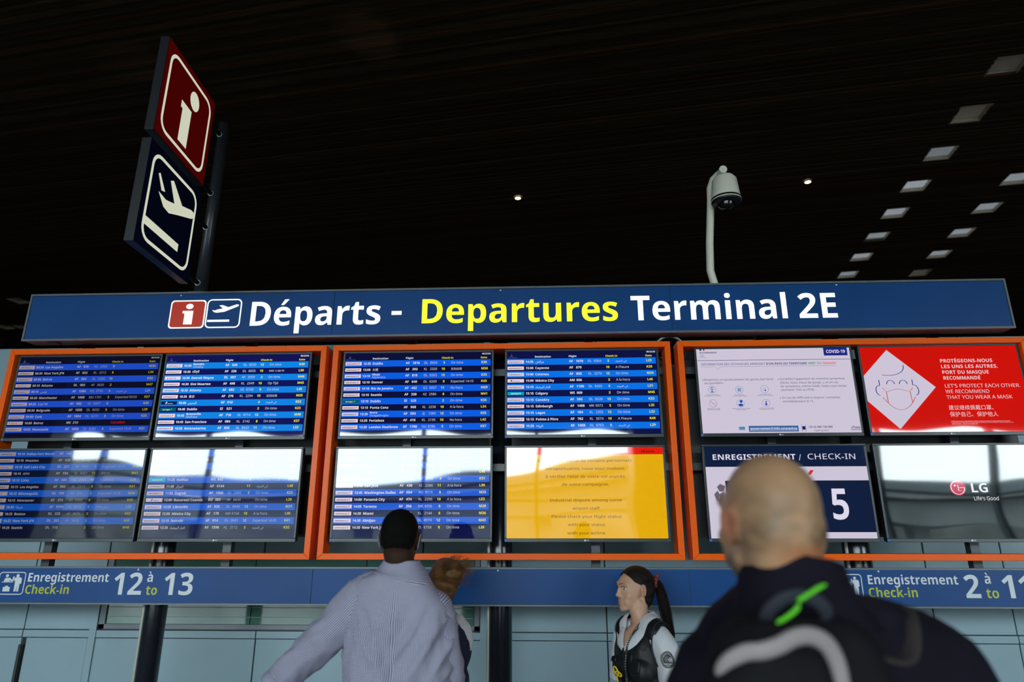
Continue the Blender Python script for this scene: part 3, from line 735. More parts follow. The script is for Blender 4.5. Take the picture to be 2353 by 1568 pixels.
s.poly([(.060, .45), (.082, .415), (.112, .44), (.100, .50), (.075, .50)], gy, .0008); s.poly([(.040, .53), (.062, .49), (.072, .52), (.064, .60), (.052, .60)], gy, .0008); s.poly([(.070, .53), (.100, .50), (.112, .54), (.086, .63), (.070, .60)], gy, .0008)
s.build('counter_text', scrn)

# start-up screen
r, mp = monitor('L6', XM['L6'], ZL, 'dark monitor showing a red round logo and mirrored daylight')
s = Sheet(mp); s.rect(0, 0, 1, 1, scr('screen_off', (10, 16, 18)), 0); scrn = s.build('screen', r)
s = Sheet(mp); lr = scr('logo_crimson', (200, 25, 75), .95); lw = scr('logo_white', (235, 235, 235), .95)
s.circle(.462, .465, .0445, lr, d=.0005, n=36)
P = [(.462 + .0375 / AW * math.cos(a), .465 + .0375 / AH * math.sin(a)) for a in np.linspace(math.radians(-70), math.radians(-360), 28)]
s.line(P, .0052, lw, .0009); s.line([(.462 + .0375 / AW, .465), (.4705, .465)], .0058, lw, .0009)
s.line([(.465, .435), (.465, .497), (.480, .497)], .0048, lw, .0009); s.circle(.446, .442, .0055, lw, d=.0009)
s.t('LG', .535, .515, .0500, lw, True, width=.112); s.t("Life's Good", .545, .600, .0210, lw, False, width=.152)
s.build('logo', scrn)

# ------------------------------------------------------------------ signs
def pictogram_info(b, u0, v0, u1, v1, rim, face, d=0.0, w=.008):
    b.rrect(u0, v0, u1, v1, .12 * (v1 - v0), rim, d)
    b.rrect(u0 + w, v0 + w, u1 - w, v1 - w, .10 * (v1 - v0), face, d + .0006)
    W_, H_ = u1 - u0, v1 - v0
    f = lambda x, y: (u0 + x * W_, v0 + y * H_)
    b.disc(*f(.54, .775), .105 * W_, rim, d + .0012, ry=.095 * H_)
    b.poly([f(.42, .14), f(.66, .14), f(.66, .62), f(.36, .62), f(.36, .53), f(.42, .53)], rim, d + .0012)
PLANE = [(.157, .626), (.24, .604), (.30, .635), (.47, .675), (.35, .775), (.443, .791), (.62, .715), (.857, .812), (.919, .79), (.90, .74), (.52, .555), (.30, .525), (.22, .55)]
def pictogram_plane(b, u0, v0, u1, v1, rim, d=0.0, w=.008):
    b.rrect(u0 + w / 2, v0 + w / 2, u1 - w / 2, v1 - w / 2, .14 * (v1 - v0), rim, d, w)
    f = lambda x, y: (u0 + x * (u1 - u0), v0 + y * (v1 - v0))
    b.poly([f(*p) for p in PLANE[::-1]], rim, d + .0005)
    b.poly([f(.062, .21), f(.69, .21), f(.69, .285), f(.062, .285)], rim, d + .0005)
def pictogram_counter(b, u0, v0, u1, v1, rim, d=0.0, w=.005):
    b.rrect(u0 + w / 2, v0 + w / 2, u1 - w / 2, v1 - w / 2, .12 * (v1 - v0), rim, d, w)
    f = lambda x, y: (u0 + x * (u1 - u0), v0 + y * (v1 - v0)); W_ = u1 - u0
    b.disc(*f(.30, .83), .055 * W_, rim, d); b.disc(*f(.70, .83), .06 * W_, rim, d)
    b.poly([f(.20, .60), f(.24, .73), f(.42, .74), f(.50, .64), f(.54, .80), f(.59, .80), f(.55, .60), f(.48, .58), f(.42, .64), f(.42, .58), f(.22, .58)], rim, d)
    b.rect(*f(.14, .54), *f(.56, .57), rim, d)
    b.poly([f(.58, .72), f(.64, .76), f(.82, .76), f(.87, .70), f(.87, .48), f(.82, .48), f(.82, .64), f(.81, .14), f(.74, .14), f(.73, .44), f(.71, .14), f(.64, .14), f(.63, .60), f(.58, .60)], rim, d)
    b.poly([f(.22, .14), f(.48, .14), f(.48, .34), f(.40, .34), f(.40, .39), f(.30, .39), f(.30, .34), f(.22, .34)], rim, d)

# long header
hx0, hx1, hz0, hz1, hy0, hy1 = -3.096, 2.660, 2.812, 3.110, -.350, -.245
o = (0, hy0, hz0)
def pushed(o, k): return (o[0] * k, -DIST + (o[1] + DIST) * k, EYE + (o[2] - EYE) * k)
HS_ = 1.0613
r = empty('header_sign', pushed(o, HS_), 'long blue header sign reading Départs - Departures Terminal 2E', 'sign'); r.scale = (HS_,) * 3
b = MB(o); b.box(hx0 + .006, hx1 - .006, hy0 + .006, hy1, hz0 + .003, hz1 - .003, M['alud']); b.build('casing', r, bevel=.003)
for (a, c) in ((hx0 + .013, -1.222), (-1.219, .757), (.760, hx1 - .013)):
    b = MB(o); b.box(a, c, hy0 - .001, hy0 + .006, hz0 + .014, hz1 - .014, M['blue']); b.build('panel', r)
for (a, c, d, e, nm) in ((hx0, hx1, hz0, hz0 + .012, 'trim_strip'), (hx0, hx1, hz1 - .012, hz1, 'trim_strip'), (hx0, hx0 + .011, hz0 + .012, hz1 - .012, 'trim_strip'), (hx1 - .011, hx1, hz0 + .012, hz1 - .012, 'trim_strip')):
    b = MB(o); b.box(a, c, hy0 - .005, hy0 + .006, d, e, M['alu']); b.build(nm, r)
fm = lambda u, v, d: (u, hy0 - .0025 - d, v)
b = MB(o, fm)
for (t_, x0_, x1_) in (('Départs', -1.735, -.953), ('Terminal', .525, 1.406), ('2E', 1.475, 1.702)):
    b.text(t_, x0_, 2.889, .150, M['whitel'], True, width=(x1_ - x0_) * 1.03)
b.rect(-.872, 2.944, -.812, 2.968, M['whitel']); b.build('lettering', r, label='white backlit lettering')
b = MB(o, fm); b.text('Departures', -.710, 2.889, .150, M['yellowl'], True, width=1.17); b.build('lettering', r, label='yellow backlit lettering')
b = MB(o, fm); pictogram_info(b, -2.212, 2.878, -1.995, 3.056, M['whitel'], M['redl']); b.build('pictogram', r, label='white letter i on a red square')
b = MB(o, fm); pictogram_plane(b, -1.990, 2.878, -1.777, 3.060, M['whitel']); b.build('pictogram', r, label='white outlined aeroplane taking off')
for x in (-2.16, -.23, 1.714):
    b = MB(o, fm); b.disc(x, 3.088, .005, M['silver'], n=10); b.build('bolt', r)
b = MB(o); b.box(-2.96, -2.90, hy0 + .03, hy0 + .075, hz0 - .002, hz0 + .003, M['black']); b.build('cable_inlet', r)
for x in (-2.98, -1.90, -.80, .30, 1.40, 2.45):
    b = MB(o); b.box(x - .03, x + .03, hy1, -.10, hz0 + .05, hz0 + .11, M['black']); b.build('bracket', r)

# check-in band below the frames
sx0, sx1, sz0, sz1, yy0 = -4.70, 4.60, 1.322, 1.527, -.060
o = (0, yy0, sz0)
r = empty('counter_sign', o, 'long blue check-in band reading counters 12 to 13 and 2 to 11', 'sign')
b = MB(o); b.box(sx0, sx1, yy0 + .006, yy0 + .10, sz0 + .003, sz1 - .003, M['alud']); b.build('casing', r)
for (a, c) in ((sx0, -3.443), (-3.440, -1.315), (-1.312, .810), (.813, 2.935), (2.938, sx1)):
    b = MB(o); b.box(a, c, yy0, yy0 + .006, sz0 + .010, sz1 - .010, M['blue']); b.build('panel', r)
for (d, e) in ((sz0, sz0 + .009), (sz1 - .009, sz1)):
    b = MB(o); b.box(sx0, sx1, yy0 - .006, yy0 + .006, d, e, M['alu']); b.build('trim_strip', r)
fm2 = lambda u, v, d: (u, yy0 - .0015 - d, v)
WP, YP = M['whitep'], M['yellowp']
for (sgn, dx) in ((0, 0), ):
    b = MB(o, fm2); b.text('Enregistrement', -2.990, 1.4435, .0475, WP, True, width=.488)
    b.text('12', -2.478, 1.3745, .118, WP, True, width=.182); b.text('à', -2.278, 1.444, .052, WP, True, width=.040); b.text('13', -2.182, 1.3745, .118, WP, True, width=.186); b.build('lettering', r, label='white Enregistrement, 12 à 13')
    b = MB(o, fm2); b.text('Check-in', -2.992, 1.3775, .0475, YP, True, width=.268); b.text('to', -2.275, 1.3745, .050, YP, True, width=.070); b.build('lettering', r, label='yellow Check-in, to')
    b = MB(o, fm2); pictogram_counter(b, -3.160, 1.372, -3.000, 1.496, WP); b.build('pictogram', r)
    b = MB(o, fm2); b.text('Enregistrement', 1.775, 1.4435, .0475, WP, True, width=.488)
    b.text('2', 2.285, 1.3745, .118, WP, True, width=.090); b.text('à', 2.400, 1.448, .052, WP, True, width=.038); b.text('1', 2.480, 1.3745, .118, WP, True, width=.098); b.text('1', 2.568, 1.3745, .118, WP, True, width=.098); b.build('lettering', r, label='white Enregistrement, 2 à 11')
    b = MB(o, fm2); b.text('Check-in', 1.772, 1.3775, .0475, YP, True, width=.268); b.text('to', 2.397, 1.3745, .050, YP, True, width=.070); b.build('lettering', r, label='yellow Check-in, to')
    b = MB(o, fm2); pictogram_counter(b, 1.622, 1.372, 1.748, 1.496, WP); b.build('pictogram', r)
for x in (-2.337, -.254, 1.844):
    b = MB(o, fm2); b.disc(x, sz1 - .017, .005, M['silver'], n=10); b.build('bolt', r)
for x in (-3.06, -1.93, -.85, .315, 1.42, 2.515):
    b = MB(o); b.box(x - .02, x + .02, yy0 + .10, .149, sz0 + .07, sz0 + .12, M['black']); b.build('bracket', r)

# flag sign on its pole, square to the boards
px_, py_, pz_ = -2.072, -.445, EYE + 2.668
ps = .056; dv = np.array([math.sin(ps), -math.cos(ps), 0]); nv = np.array([math.cos(ps), math.sin(ps), 0])
SQ, TK = .597, .05
flagw = mat('flag_white', (.30, .31, .26), rough=.4, emit=(.80, .82, .62), es=.72, var=.05)
flag = {'red': mat('flag_red', (.10, .004, .002), rough=.4, emit=(.085, 0, 0), es=.5, var=.05), 'blue': mat('flag_blue', (.001, .004, .02), rough=.4, emit=(0, .0005, .006), es=.5, var=.1)}
o = tuple(np.array([px_, py_, pz_]) + dv * SQ / 2 - nv * TK / 2 - np.array([0, 0, 2 * SQ + .05]))
FS_ = 1.055
root = empty('flag_sign', pushed(o, FS_), 'double flag sign: red square with white i over navy square with aeroplane', 'sign'); root.scale = (FS_,) * 3
for j, cname in enumerate(('red', 'blue')):
    zt = pz_ - j * (SQ + .05)
    A = np.array([px_, py_, zt])
    c8 = [A + dv * a - nv * t - np.array([0, 0, q]) for t in (0, TK) for a in (0, SQ) for q in (0, SQ)]
    b = MB(o)
    b.add(c8, [(4, 5, 7, 6), (0, 1, 5, 4), (2, 6, 7, 3), (0, 4, 6, 2), (1, 3, 7, 5)], mat('flag_case', (.012, .013, .018), rough=.45, var=.1)); b.add(c8[:4], [(0, 2, 3, 1)], _m['flag_case'])
    bx = b.build('light_box', root, bevel=.002, label='%s light box' % ('red' if j == 0 else 'navy'))
    for side, sg in (('face', 1), ('rear_face', -1)):
        if sg == 1: fm3 = lambda u, v, d, A=A: tuple(A + dv * (SQ - u) + nv * (.001 + d) - np.array([0, 0, SQ - v]))
        else: fm3 = lambda u, v, d, A=A: tuple(A + dv * u - nv * (TK + .001 + d) - np.array([0, 0, SQ - v]))
        b = MB(o, fm3); b.rect(.004, .004, SQ - .004, SQ - .004, flag[cname])
        m_ = .052
        if j == 0:
            b.rrect(m_, m_, SQ - m_, SQ - m_, .07, flagw, .0006, .020)
            b.disc(.352, .430, .055, flagw, .0008, n=28, ry=.060)
            b.poly([(.235, .095), (.335, .095), (.335, .345), (.215, .345), (.215, .300), (.235, .300)][::1], flagw, .0008)
        else:
            b.rrect(m_, m_, SQ - m_, SQ - m_, .07, flagw, .0006, .020)
            g = lambda x, y: (.052 + x * .52, .045 + y * .52)
            b.poly([g(*p) for p in ((.17, .60), (.33, .585), (.50, .63), (.36, .83), (.42, .865), (.66, .69), (.86, .745), (.915, .745), (.94, .71), (.925, .67), (.88, .645), (.60, .545), (.42, .475), (.30, .49))][::-1], flagw, .0008)
            b.poly([g(*p) for p in ((.12, .78), (.15, .80), (.29, .655), (.22, .635))], flagw, .0008)
            b.rect(.055, .125, .42, .172, flagw, .0008)
        b.build(side, bx)
b = MB(o)
pc = np.array([-2.098, -.255, 0]); b.tube([pc + [0, 0, 3.135], pc + [0, 0, 4.345]], [.036, .036], M['pole'], 28); po_ = b.build('pole', root, smooth=False)
for poly_ in po_.data.polygons: poly_.use_smooth = len(poly_.vertices) == 4
for z in (pz_ - .12, pz_ - SQ + .04, pz_ - SQ - .20, pz_ - 2 * SQ + .02):
    b = MB(o); s0 = np.array([px_, py_, z]) - nv * TK / 2; b.tube([s0 + dv * .01, s0 - dv * .17], [.014, .014], M['black'], 12); b.tube([s0 - dv * .155, s0 - dv * .19], [.019, .019], M['silver'], 12); b.build('bracket_arm', root)
b = MB(o); b.box(-2.15, -2.05, -.30, -.2, 3.118, 3.136, M['alud']); b.build('pole_foot', root)

# dome camera on its crook
r = empty('surveillance_camera', pushed((1.125, .06, 3.0), 1.0), 'cream dome security camera on a crooked pole above the header sign', 'camera')
o = (1.125, 0, 3.0)
b = MB(o); path = [(1.165, 0, 2.95), (1.137, 0, 3.26), (1.118, 0, 3.36), (1.130, 0, 3.55), (1.165, 0, 3.88), (1.168, -.0, 3.96), (1.190, -.02, 4.02), (1.215, -.05, 4.035), (1.222, -.075, 4.03)]
b.tube(path, [.0245] * 5 + [.024] * 4, M['cream'], 20); b.build('pole', r, smooth=True)
b = MB(o); b.tube([(1.224, -.06, 4.03), (1.226, -.14, 4.025)], [.026, .026], M['cream'], 20); b.build('arm_cap', r)
b = MB(o); cx, cyy = 1.236, -.10
b.tube([(cx, cyy, 4.00), (cx, cyy, 3.985), (cx, cyy, 3.96), (cx, cyy, 3.84), (cx, cyy, 3.825)], [.03, .062, .080, .092, .094], M['cream'], 36); hd = b.build('housing', r, smooth=True)
b = MB(o); b.tube([(cx, cyy, 3.825), (cx, cyy, 3.800), (cx, cyy, 3.790)], [.096, .094, .086], M['black'], 36); b.build('collar', r, smooth=True)
b = MB(o); b.tube([(cx, cyy, 3.812), (cx, cyy, 3.806)], [.0975, .0975], M['cream'], 36); b.build('collar_ring', r)
b = MB(o); R_ = .056
b.tube([(cx, cyy, 3.795 - R_ * math.sin(a)) for a in np.linspace(0, 1.5, 9)], [R_ * math.cos(a) for a in np.linspace(0, 1.5, 9)], M['lens'], 30); b.build('dome', r, smooth=True)

# ------------------------------------------------------------------ people
def ico(n=2):
    bm = bmesh.new(); bmesh.ops.create_icosphere(bm, subdivisions=n, radius=1.0)
    V = np.array([v.co[:] for v in bm.verts]); Fs = [tuple(v.index for v in f.verts) for f in bm.faces]; bm.free(); return V, Fs
ICO = ico(3)
def Rz(a): c, s = math.cos(a), math.sin(a); return np.array([[c, -s, 0], [s, c, 0], [0, 0, 1.0]])
def Rx(a): c, s = math.cos(a), math.sin(a); return np.array([[1.0, 0, 0], [0, c, -s], [0, s, c]])
def Ry(a): c, s = math.cos(a), math.sin(a); return np.array([[c, 0, s], [0, 1.0, 0], [-s, 0, c]])
class Clay:
    """rounded volumes fused into one continuous surface"""
    def __init__(s): s.b = MB()
    def ell(s, c, r, R=None):
        V = ICO[0] * np.array(r if hasattr(r, '__len__') else (r, r, r))
        if R is not None: V = V @ R.T
        s.b.add(V + np.array(c, float), ICO[1], M['black']); return s
    def cap(s, p, q, a, c=None):
        c = a if c is None else c
        p = np.array(p, float); q = np.array(q, float); n = max(2, int(np.linalg.norm(q - p) / (min(a, c) * .8)) + 1)
        V, Fs, _ = sweep([p + (q - p) * t for t in np.linspace(0, 1, n)], [a + (c - a) * t for t in np.linspace(0, 1, n)], 20, True)
        s.b.add(V, Fs, M['black']); s.ell(p, a); s.ell(q, c); return s
    def bone(s, pts, rad):
        for i in range(len(pts) - 1): s.cap(pts[i], pts[i + 1], rad[i], rad[i + 1])
        return s
    def fuse(s, voxel, it=3):
        o = s.b.build('clay'); m = o.modifiers.new('r', 'REMESH'); m.mode = 'VOXEL'; m.voxel_size = voxel; m.adaptivity = 0
        dg = bpy.context.evaluated_depsgraph_get(); dg.update()
        me = bpy.data.meshes.new_from_object(o.evaluated_get(dg))
        V = np.zeros(len(me.vertices) * 3); me.vertices.foreach_get('co', V); V = V.reshape(-1, 3)
        E_ = np.zeros(len(me.edges) * 2, int); me.edges.foreach_get('vertices', E_); E_ = E_.reshape(-1, 2)
        Fs = [tuple(p.vertices) for p in me.polygons]
        bpy.data.objects.remove(o); bpy.data.meshes.remove(me)
        deg = np.bincount(E_.ravel(), minlength=len(V))[:, None]
        for k in range(it):
            A = np.zeros_like(V); np.add.at(A, E_[:, 0], V[E_[:, 1]]); np.add.at(A, E_[:, 1], V[E_[:, 0]]); A /= np.maximum(deg, 1)
            V = V + .5 * (A - V)
        return V, Fs
def mesh_part(name, V, Fs, m, parent, tint=None, smooth=True, uv=None, label=None, mats=None, mi=None):
    me = bpy.data.meshes.new(name); me.from_pydata(np.asarray(V).tolist(), [], Fs)
    for q in (mats or [m]): me.materials.append(q)
    if mi is not None: me.polygons.foreach_set('material_index', mi)
    if smooth: me.polygons.foreach_set('use_smooth', [True] * len(me.polygons))
    if tint is not None:
        a = me.color_attributes.new('tint', 'FLOAT_COLOR', 'POINT'); a.data.foreach_set('color', np.concatenate([tint, np.ones((len(tint), 1))], 1).ravel())
    if uv is not None:
        l = me.uv_layers.new(name='UVMap'); idx = np.zeros(len(me.loops), int); me.loops.foreach_get('vertex_index', idx); l.data.foreach_set('uv', np.asarray(uv, float)[idx].ravel())
    me.update(); o = bpy.data.objects.new(name, me); COL.objects.link(o); o.parent = parent
    if label: o['label'] = label
    return o
def vnoise(P, sc, seed=0):
    return np.array([noise.noise(Vector((p[0] * sc[0] + seed, p[1] * sc[1], p[2] * sc[2]))) for p in P])
def normals(V, Fs):
    N_ = np.zeros_like(V)
    T = np.array([(f[0], f[1], f[2]) for f in Fs]); n = np.cross(V[T[:, 1]] - V[T[:, 0]], V[T[:, 2]] - V[T[:, 0]])
    for k in range(3): np.add.at(N_, T[:, k], n)
    for f, q in zip(Fs, n):
        if len(f) == 4: N_[f[3]] += q
    return N_ / (np.linalg.norm(N_, axis=1)[:, None] + 1e-12)
def G(c, r): return lambda P: np.exp(-(((P - np.array(c)) / np.array(r)) ** 2).sum(1))

def head_clay(C, c, R, female=False, s=1.0):
    f = lambda p: np.array(c) + R @ (np.array(p, float) * s)
    e = lambda p, r, Q=None: C.ell(f(p), np.array(r) * s, R if Q is None else R @ Q)
    k = lambda p, q, a, b=None: C.cap(f(p), f(q), a * s, (b or a) * s)
    e((0, -.016, .030), (.0755, .094, .088)); e((0, -.045, .000), (.068, .062, .066)); e((0, .020, .012), (.067, .074, .080)); e((0, .030, -.025), (.062, .062, .075))
    jw = .050 if female else .056
    e((0, .036, -.068), (jw, .050, .036)); e((0, .068, -.094), (.022 if female else .028, .022, .018)); k((-jw + .004, .00, -.060), (-.018, .066, -.090), .016); k((jw - .004, .00, -.060), (.018, .066, -.090), .016)
    for q in (-1, 1):
        e((q * .038, .054, -.028), (.027, .026, .026)); e((q * .028, .056, -.058), (.027, .026, .032)); k((q * .012, .089, .032), (q * .052, .070, .034), .0095, .009)
        e((q * .013, .092, -.034), (.0085, .011, .0085))
    ny = .103 if female else .110
    k((0, .086, .020), (0, ny - .002, -.022), .0080, .0082); e((0, ny, -.029), (.0105, .0115, .0095))
    k((-.016, .086, -.060), (.016, .086, -.060), .0072); k((-.013, .085, -.071), (.013, .085, -.071), .0080); e((0, .080, -.066), (.026, .018, .02))
    for q in (-1, 1):
        Q = Rz(q * -.35) @ Rx(-.15)
        e((q * .0755, -.012, -.004), (.007, .019, .031), Q)
        for a in np.linspace(-.6, 4.2, 14):
            C.ell(f(np.array((q * .080, -.014, -.002)) + Q @ np.array((q * .004, -.0165 * math.cos(a) * -1, .029 * math.sin(a)))), .0042 * s)
        e((q * .078, -.004, -.031), (.0055, .009, .010), Q)
    return f

def hand_clay(C, wrist, d, palm_n, left, curl=.5, s=1.0, hold=False):
    """palm, four fingers of different lengths and a thumb off the side of the palm"""
    d = np.array(d, float); d /= np.linalg.norm(d); n = np.array(palm_n, float); n -= d * (n @ d); n /= np.linalg.norm(n)
    t = np.cross(n, d) * (1 if left else -1)          # towards the thumb
    w = np.array(wrist, float)
    P = lambda a, b, c: w + (d * a + t * b + n * c) * s
    C.cap(P(-.01, 0, 0), P(.02, 0, 0), .027 * s, .028 * s)
    for b in (-.028, -.009, .010, .027): C.cap(P(.015, b * .55, 0), P(.088, b, 0), .0145 * s, .0105 * s)
    for b, L, k in ((-.031, .062, 1.15), (-.0105, .078, 1.05), (.0105, .084, 1.0), (.031, .074, .9)):
        p = P(.088, b, 0); a = 0; rr = .0088 * s
        for j, l in enumerate((.46, .30, .24)):
            a += curl * k * (.6, .8, .6)[j]
            q = p + (d * math.cos(a) + n * math.sin(a)) * L * l * s
            C.cap(p, q, rr, rr * .92); p = q; rr *= .92
    p = P(.018, .024, .006); a = .75
    for l, rr in ((.042, .0125), (.032, .0105), (.026, .0092)):
        q = p + (d * math.cos(a) + t * math.sin(a) + n * .45) / math.sqrt(1.2) * l * s; C.cap(p, q, rr * s, rr * .88 * s); p = q; a -= .28

def figure_clay(H, head_c, head_R, shL, shR, elL, wrL, elR, wrR, handL, handR, female=False, neck=None, fy=0.0, hip=0.0):
    """one continuous body at full height H, feet on the ground"""
    C = Clay(); k = H / 1.8
    f = head_clay(C, head_c, head_R, female, s=1.0 if not female else .95)
    nb = np.array(neck)
    nr = .047 if female else .064
    C.bone([np.array(head_c) + head_R @ np.array((0, -.030, -.05)), (np.array(head_c) + nb) / 2 + np.array((0, -.01, -.03)), nb, nb - np.array((0, 0, .05))], [nr, nr * .95, nr * 1.1, nr * 1.5])
    w = .85 if female else 1.0
    m = (np.array(shL) + np.array(shR)) / 2
    C.bone([nb - np.array((0, 0, .01)), np.array(shL)], [.055 * w, .052 * w]); C.bone([nb - np.array((0, 0, .01)), np.array(shR)], [.055 * w, .052 * w])
    C.ell(m - np.array((0, 0, .10)), (.165 * w, .105, .17)); C.ell(m - np.array((0, 0, .26)), (.145 * w, .10, .17)); C.ell((hip, 0, 1.02 * k), (.145 * w, .105, .14)); C.ell((hip, 0, .93 * k), (.17 * w, .12, .12))
    if female:
        for q in (-1, 1): C.ell(m + np.array((q * .07, .075, -.16)), (.062, .055, .06))
    for q in (-1, 1):
        C.bone([(hip + q * .09, 0, .90 * k), (hip + q * .10, fy * q, .50 * k), (hip + q * .105, -.02 + fy * q, .09)], [.088 * w, .056 * w, .040 * w])
        C.ell((hip + q * .10, -.015 + fy * q, .36 * k), (.055 * w, .06 * w, .12))
        C.bone([(hip + q * .105, -.03 + fy * q, .045), (hip + q * .115, .13 + fy * q, .035)], [.036, .030])
    ar = .85 if female else 1.0
    for sh, el, wr, hd, left in ((shL, elL, wrL, handL, True), (shR, elR, wrR, handR, False)):
        C.bone([sh, (np.array(sh) + np.array(el)) / 2, el, (np.array(el) * .6 + np.array(wr) * .4), wr], np.array([.056, .047, .038, .038, .026]) * ar)
        hand_clay(C, wr, hd[0], hd[1], left, hd[2], .92 if female else 1.0)
    return C, f

def loft(rings, n=48, bend=None, power=2.4):
    """rings: (cx, cy, z, rx, ry) -> tube of superellipse sections, with metric uv"""
    V = []; uv = []; Fs = []; L = 0
    for i, (cx, cy_, z, rx, ry) in enumerate(rings):
        if i: L += math.hypot(rings[i][2] - rings[i - 1][2], .7 * (rings[i][3] - rings[i - 1][3]))
        for k in range(n + 1):
            a = 2 * math.pi * k / n - math.pi / 2 * 0
            c, s_ = math.cos(a), math.sin(a)
            V.append((cx + rx * abs(c) ** (2 / power) * (1 if c >= 0 else -1), cy_ + ry * abs(s_) ** (2 / power) * (1 if s_ >= 0 else -1), z)); uv.append((k / n * 1.15, L))
    for i in range(len(rings) - 1):
        for k in range(n):
            a = i * (n + 1) + k; Fs.append((a, a + 1, a + n + 2, a + n + 1))
    return np.array(V), Fs, np.array(uv)
def resample(rings, m):
    R_ = np.array(rings, float); t = np.linspace(0, len(R_) - 1, m); out = []
    for x in t:
        i = min(int(x), len(R_) - 2); f = x - i
        p0, p1, p2, p3 = R_[max(i - 1, 0)], R_[i], R_[i + 1], R_[min(i + 2, len(R_) - 1)]
        out.append(.5 * ((2 * p1) + (-p0 + p2) * f + (2 * p0 - 5 * p1 + 4 * p2 - p3) * f * f + (-p0 + 3 * p1 - 3 * p2 + p3) * f ** 3))
    return [tuple(q) for q in out]
def folds(V, Fs, amp, dirs, seed=0):
    """soft cloth creases: ridged noise stretched along the given directions"""
    N_ = normals(V, Fs); D = np.zeros(len(V))
    for (sx_, sy_, sz_, w) in dirs:
        D += w * (1 - 2 * np.abs(vnoise(V, (sx_, sy_, sz_), seed)) ** .8); seed += 3.7
    return V + N_ * (D * amp)[:, None]
def sleeve(path, rad, n=30, m=40):
    P = resample([tuple(p) + (r,) for p, r in zip(path, rad)], m)
    V, Fs, uv = sweep([p[:3] for p in P], [p[3] for p in P], n, False, up0=(0, 1, 0))
    # weld-free seam so that the cloth pattern has no smeared strip
    V2 = []; uv2 = []; F2 = []
    for i in range(m):
        for k in range(n + 1): V2.append(V[i * n + k % n]); uv2.append((k / n * .36, uv[i * n][1]))
    for i in range(m - 1):
        for k in range(n): a = i * (n + 1) + k; F2.append((a, a + 1, a + n + 2, a + n + 1))
    return np.array(V2), F2, np.array(uv2)
def closed(V, Fs, off):
    """gives cloth a thickness by an inner layer"""
    n = len(V); N_ = normals(V, Fs)
    return np.concatenate([V, V - N_ * off]), Fs + [tuple(k + n for k in f[::-1]) for f in Fs]
def strands(paths, r0, taper=.3, n=3):
    b = MB()
    for P in paths:
        m = len(P); V, Fs, _ = sweep(P, [r0 * (1 - (1 - taper) * i / (m - 1)) for i in range(m)], n, False); b.add(V, Fs, M['black'])
    return np.concatenate(b.v), b.f
def cut(V, Fs, g, step=.006):
    """keeps the cloth where g > 0 and draws its rim onto g = 0 so that hems run clean"""
    q = g(V); keep = [f for f in Fs if sum(q[i] > 0 for i in f) >= 3]
    from collections import Counter
    ec = Counter()
    for f in keep:
        for i in range(len(f)): a, b = f[i], f[(i + 1) % len(f)]; ec[(min(a, b), max(a, b))] += 1
    rim = sorted({i for e_, c in ec.items() if c == 1 for i in e_}); V = V.copy(); P = V[rim]
    for _ in range(3):
        g0 = g(P); h = 1e-4; gr = np.stack([(g(P + np.eye(3)[k] * h) - g0) / h for k in range(3)], 1)
        d = -gr * (g0 / ((gr ** 2).sum(1) + 1e-6))[:, None]; L = np.linalg.norm(d, axis=1)[:, None]; P = P + d * np.minimum(1, step / (L + 1e-9))
    V[rim] = P
    return V, keep
class Skin:
    """finds the nearest point of a surface"""
    def __init__(s, V, Fs):
        from mathutils.kdtree import KDTree
        s.V = V; s.N = normals(V, Fs); s.t = KDTree(len(V))
        for i, v in enumerate(V): s.t.insert(v, i)
        s.t.balance()
    def __call__(s, p, off=0.0):
        acc = np.zeros(3); w = 0; n = np.zeros(3)
        for co, i, d in s.t.find_n(Vector(p), 6): k = 1 / (d * d + 1e-5); acc += np.array(co) * k; n += s.N[i] * k; w += k
        n /= np.linalg.norm(n); a = acc / w; p = np.array(p, float); p = p - n * ((p - a) @ n); return p + n * off, n
def tuck(V, Fs, keepf, amt=.016, it=2):
    """draws the body in under its clothes; keepf says where skin stays as it is"""
    N_ = normals(V, Fs); return V - N_ * (amt * (1 - keepf))[:, None]
def trousers(parent, H, m, w=1.0, fy=0.0, shoe=None, top=.99, hip=0.0):
    k = H / 1.8
    C = Clay(); C.ell((hip, 0, .95 * k), (.182 * w, .130, .10)); C.ell((hip, 0, .99 * k), (.170 * w, .122, .06))
    for q in (-1, 1):
        C.bone([(hip + q * .09, 0, .90 * k), (hip + q * .10, fy * q, .50 * k), (hip + q * .105, -.02 + fy * q, .07)], [.105 * w, .078 * w, .070 * w])
    V, Fs = C.fuse(.011, 4); V = folds(V, Fs, .005, [(9, 9, 3, 1)], 3)
    mesh_part('trousers', V, Fs, m, parent)
    for q in (-1, 1):
        C = Clay(); C.bone([(hip + q * .105, -.045 + fy * q, .05), (hip + q * .112, .05 + fy * q, .047), (hip + q * .118, .15 + fy * q, .036)], [.046, .046, .038]); V, Fs = C.fuse(.009, 3); V[:, 2] = np.maximum(V[:, 2], .002)
        mesh_part('shoe', V, Fs, shoe or mat('black_leather', (.015, .014, .013), rough=.4), parent)

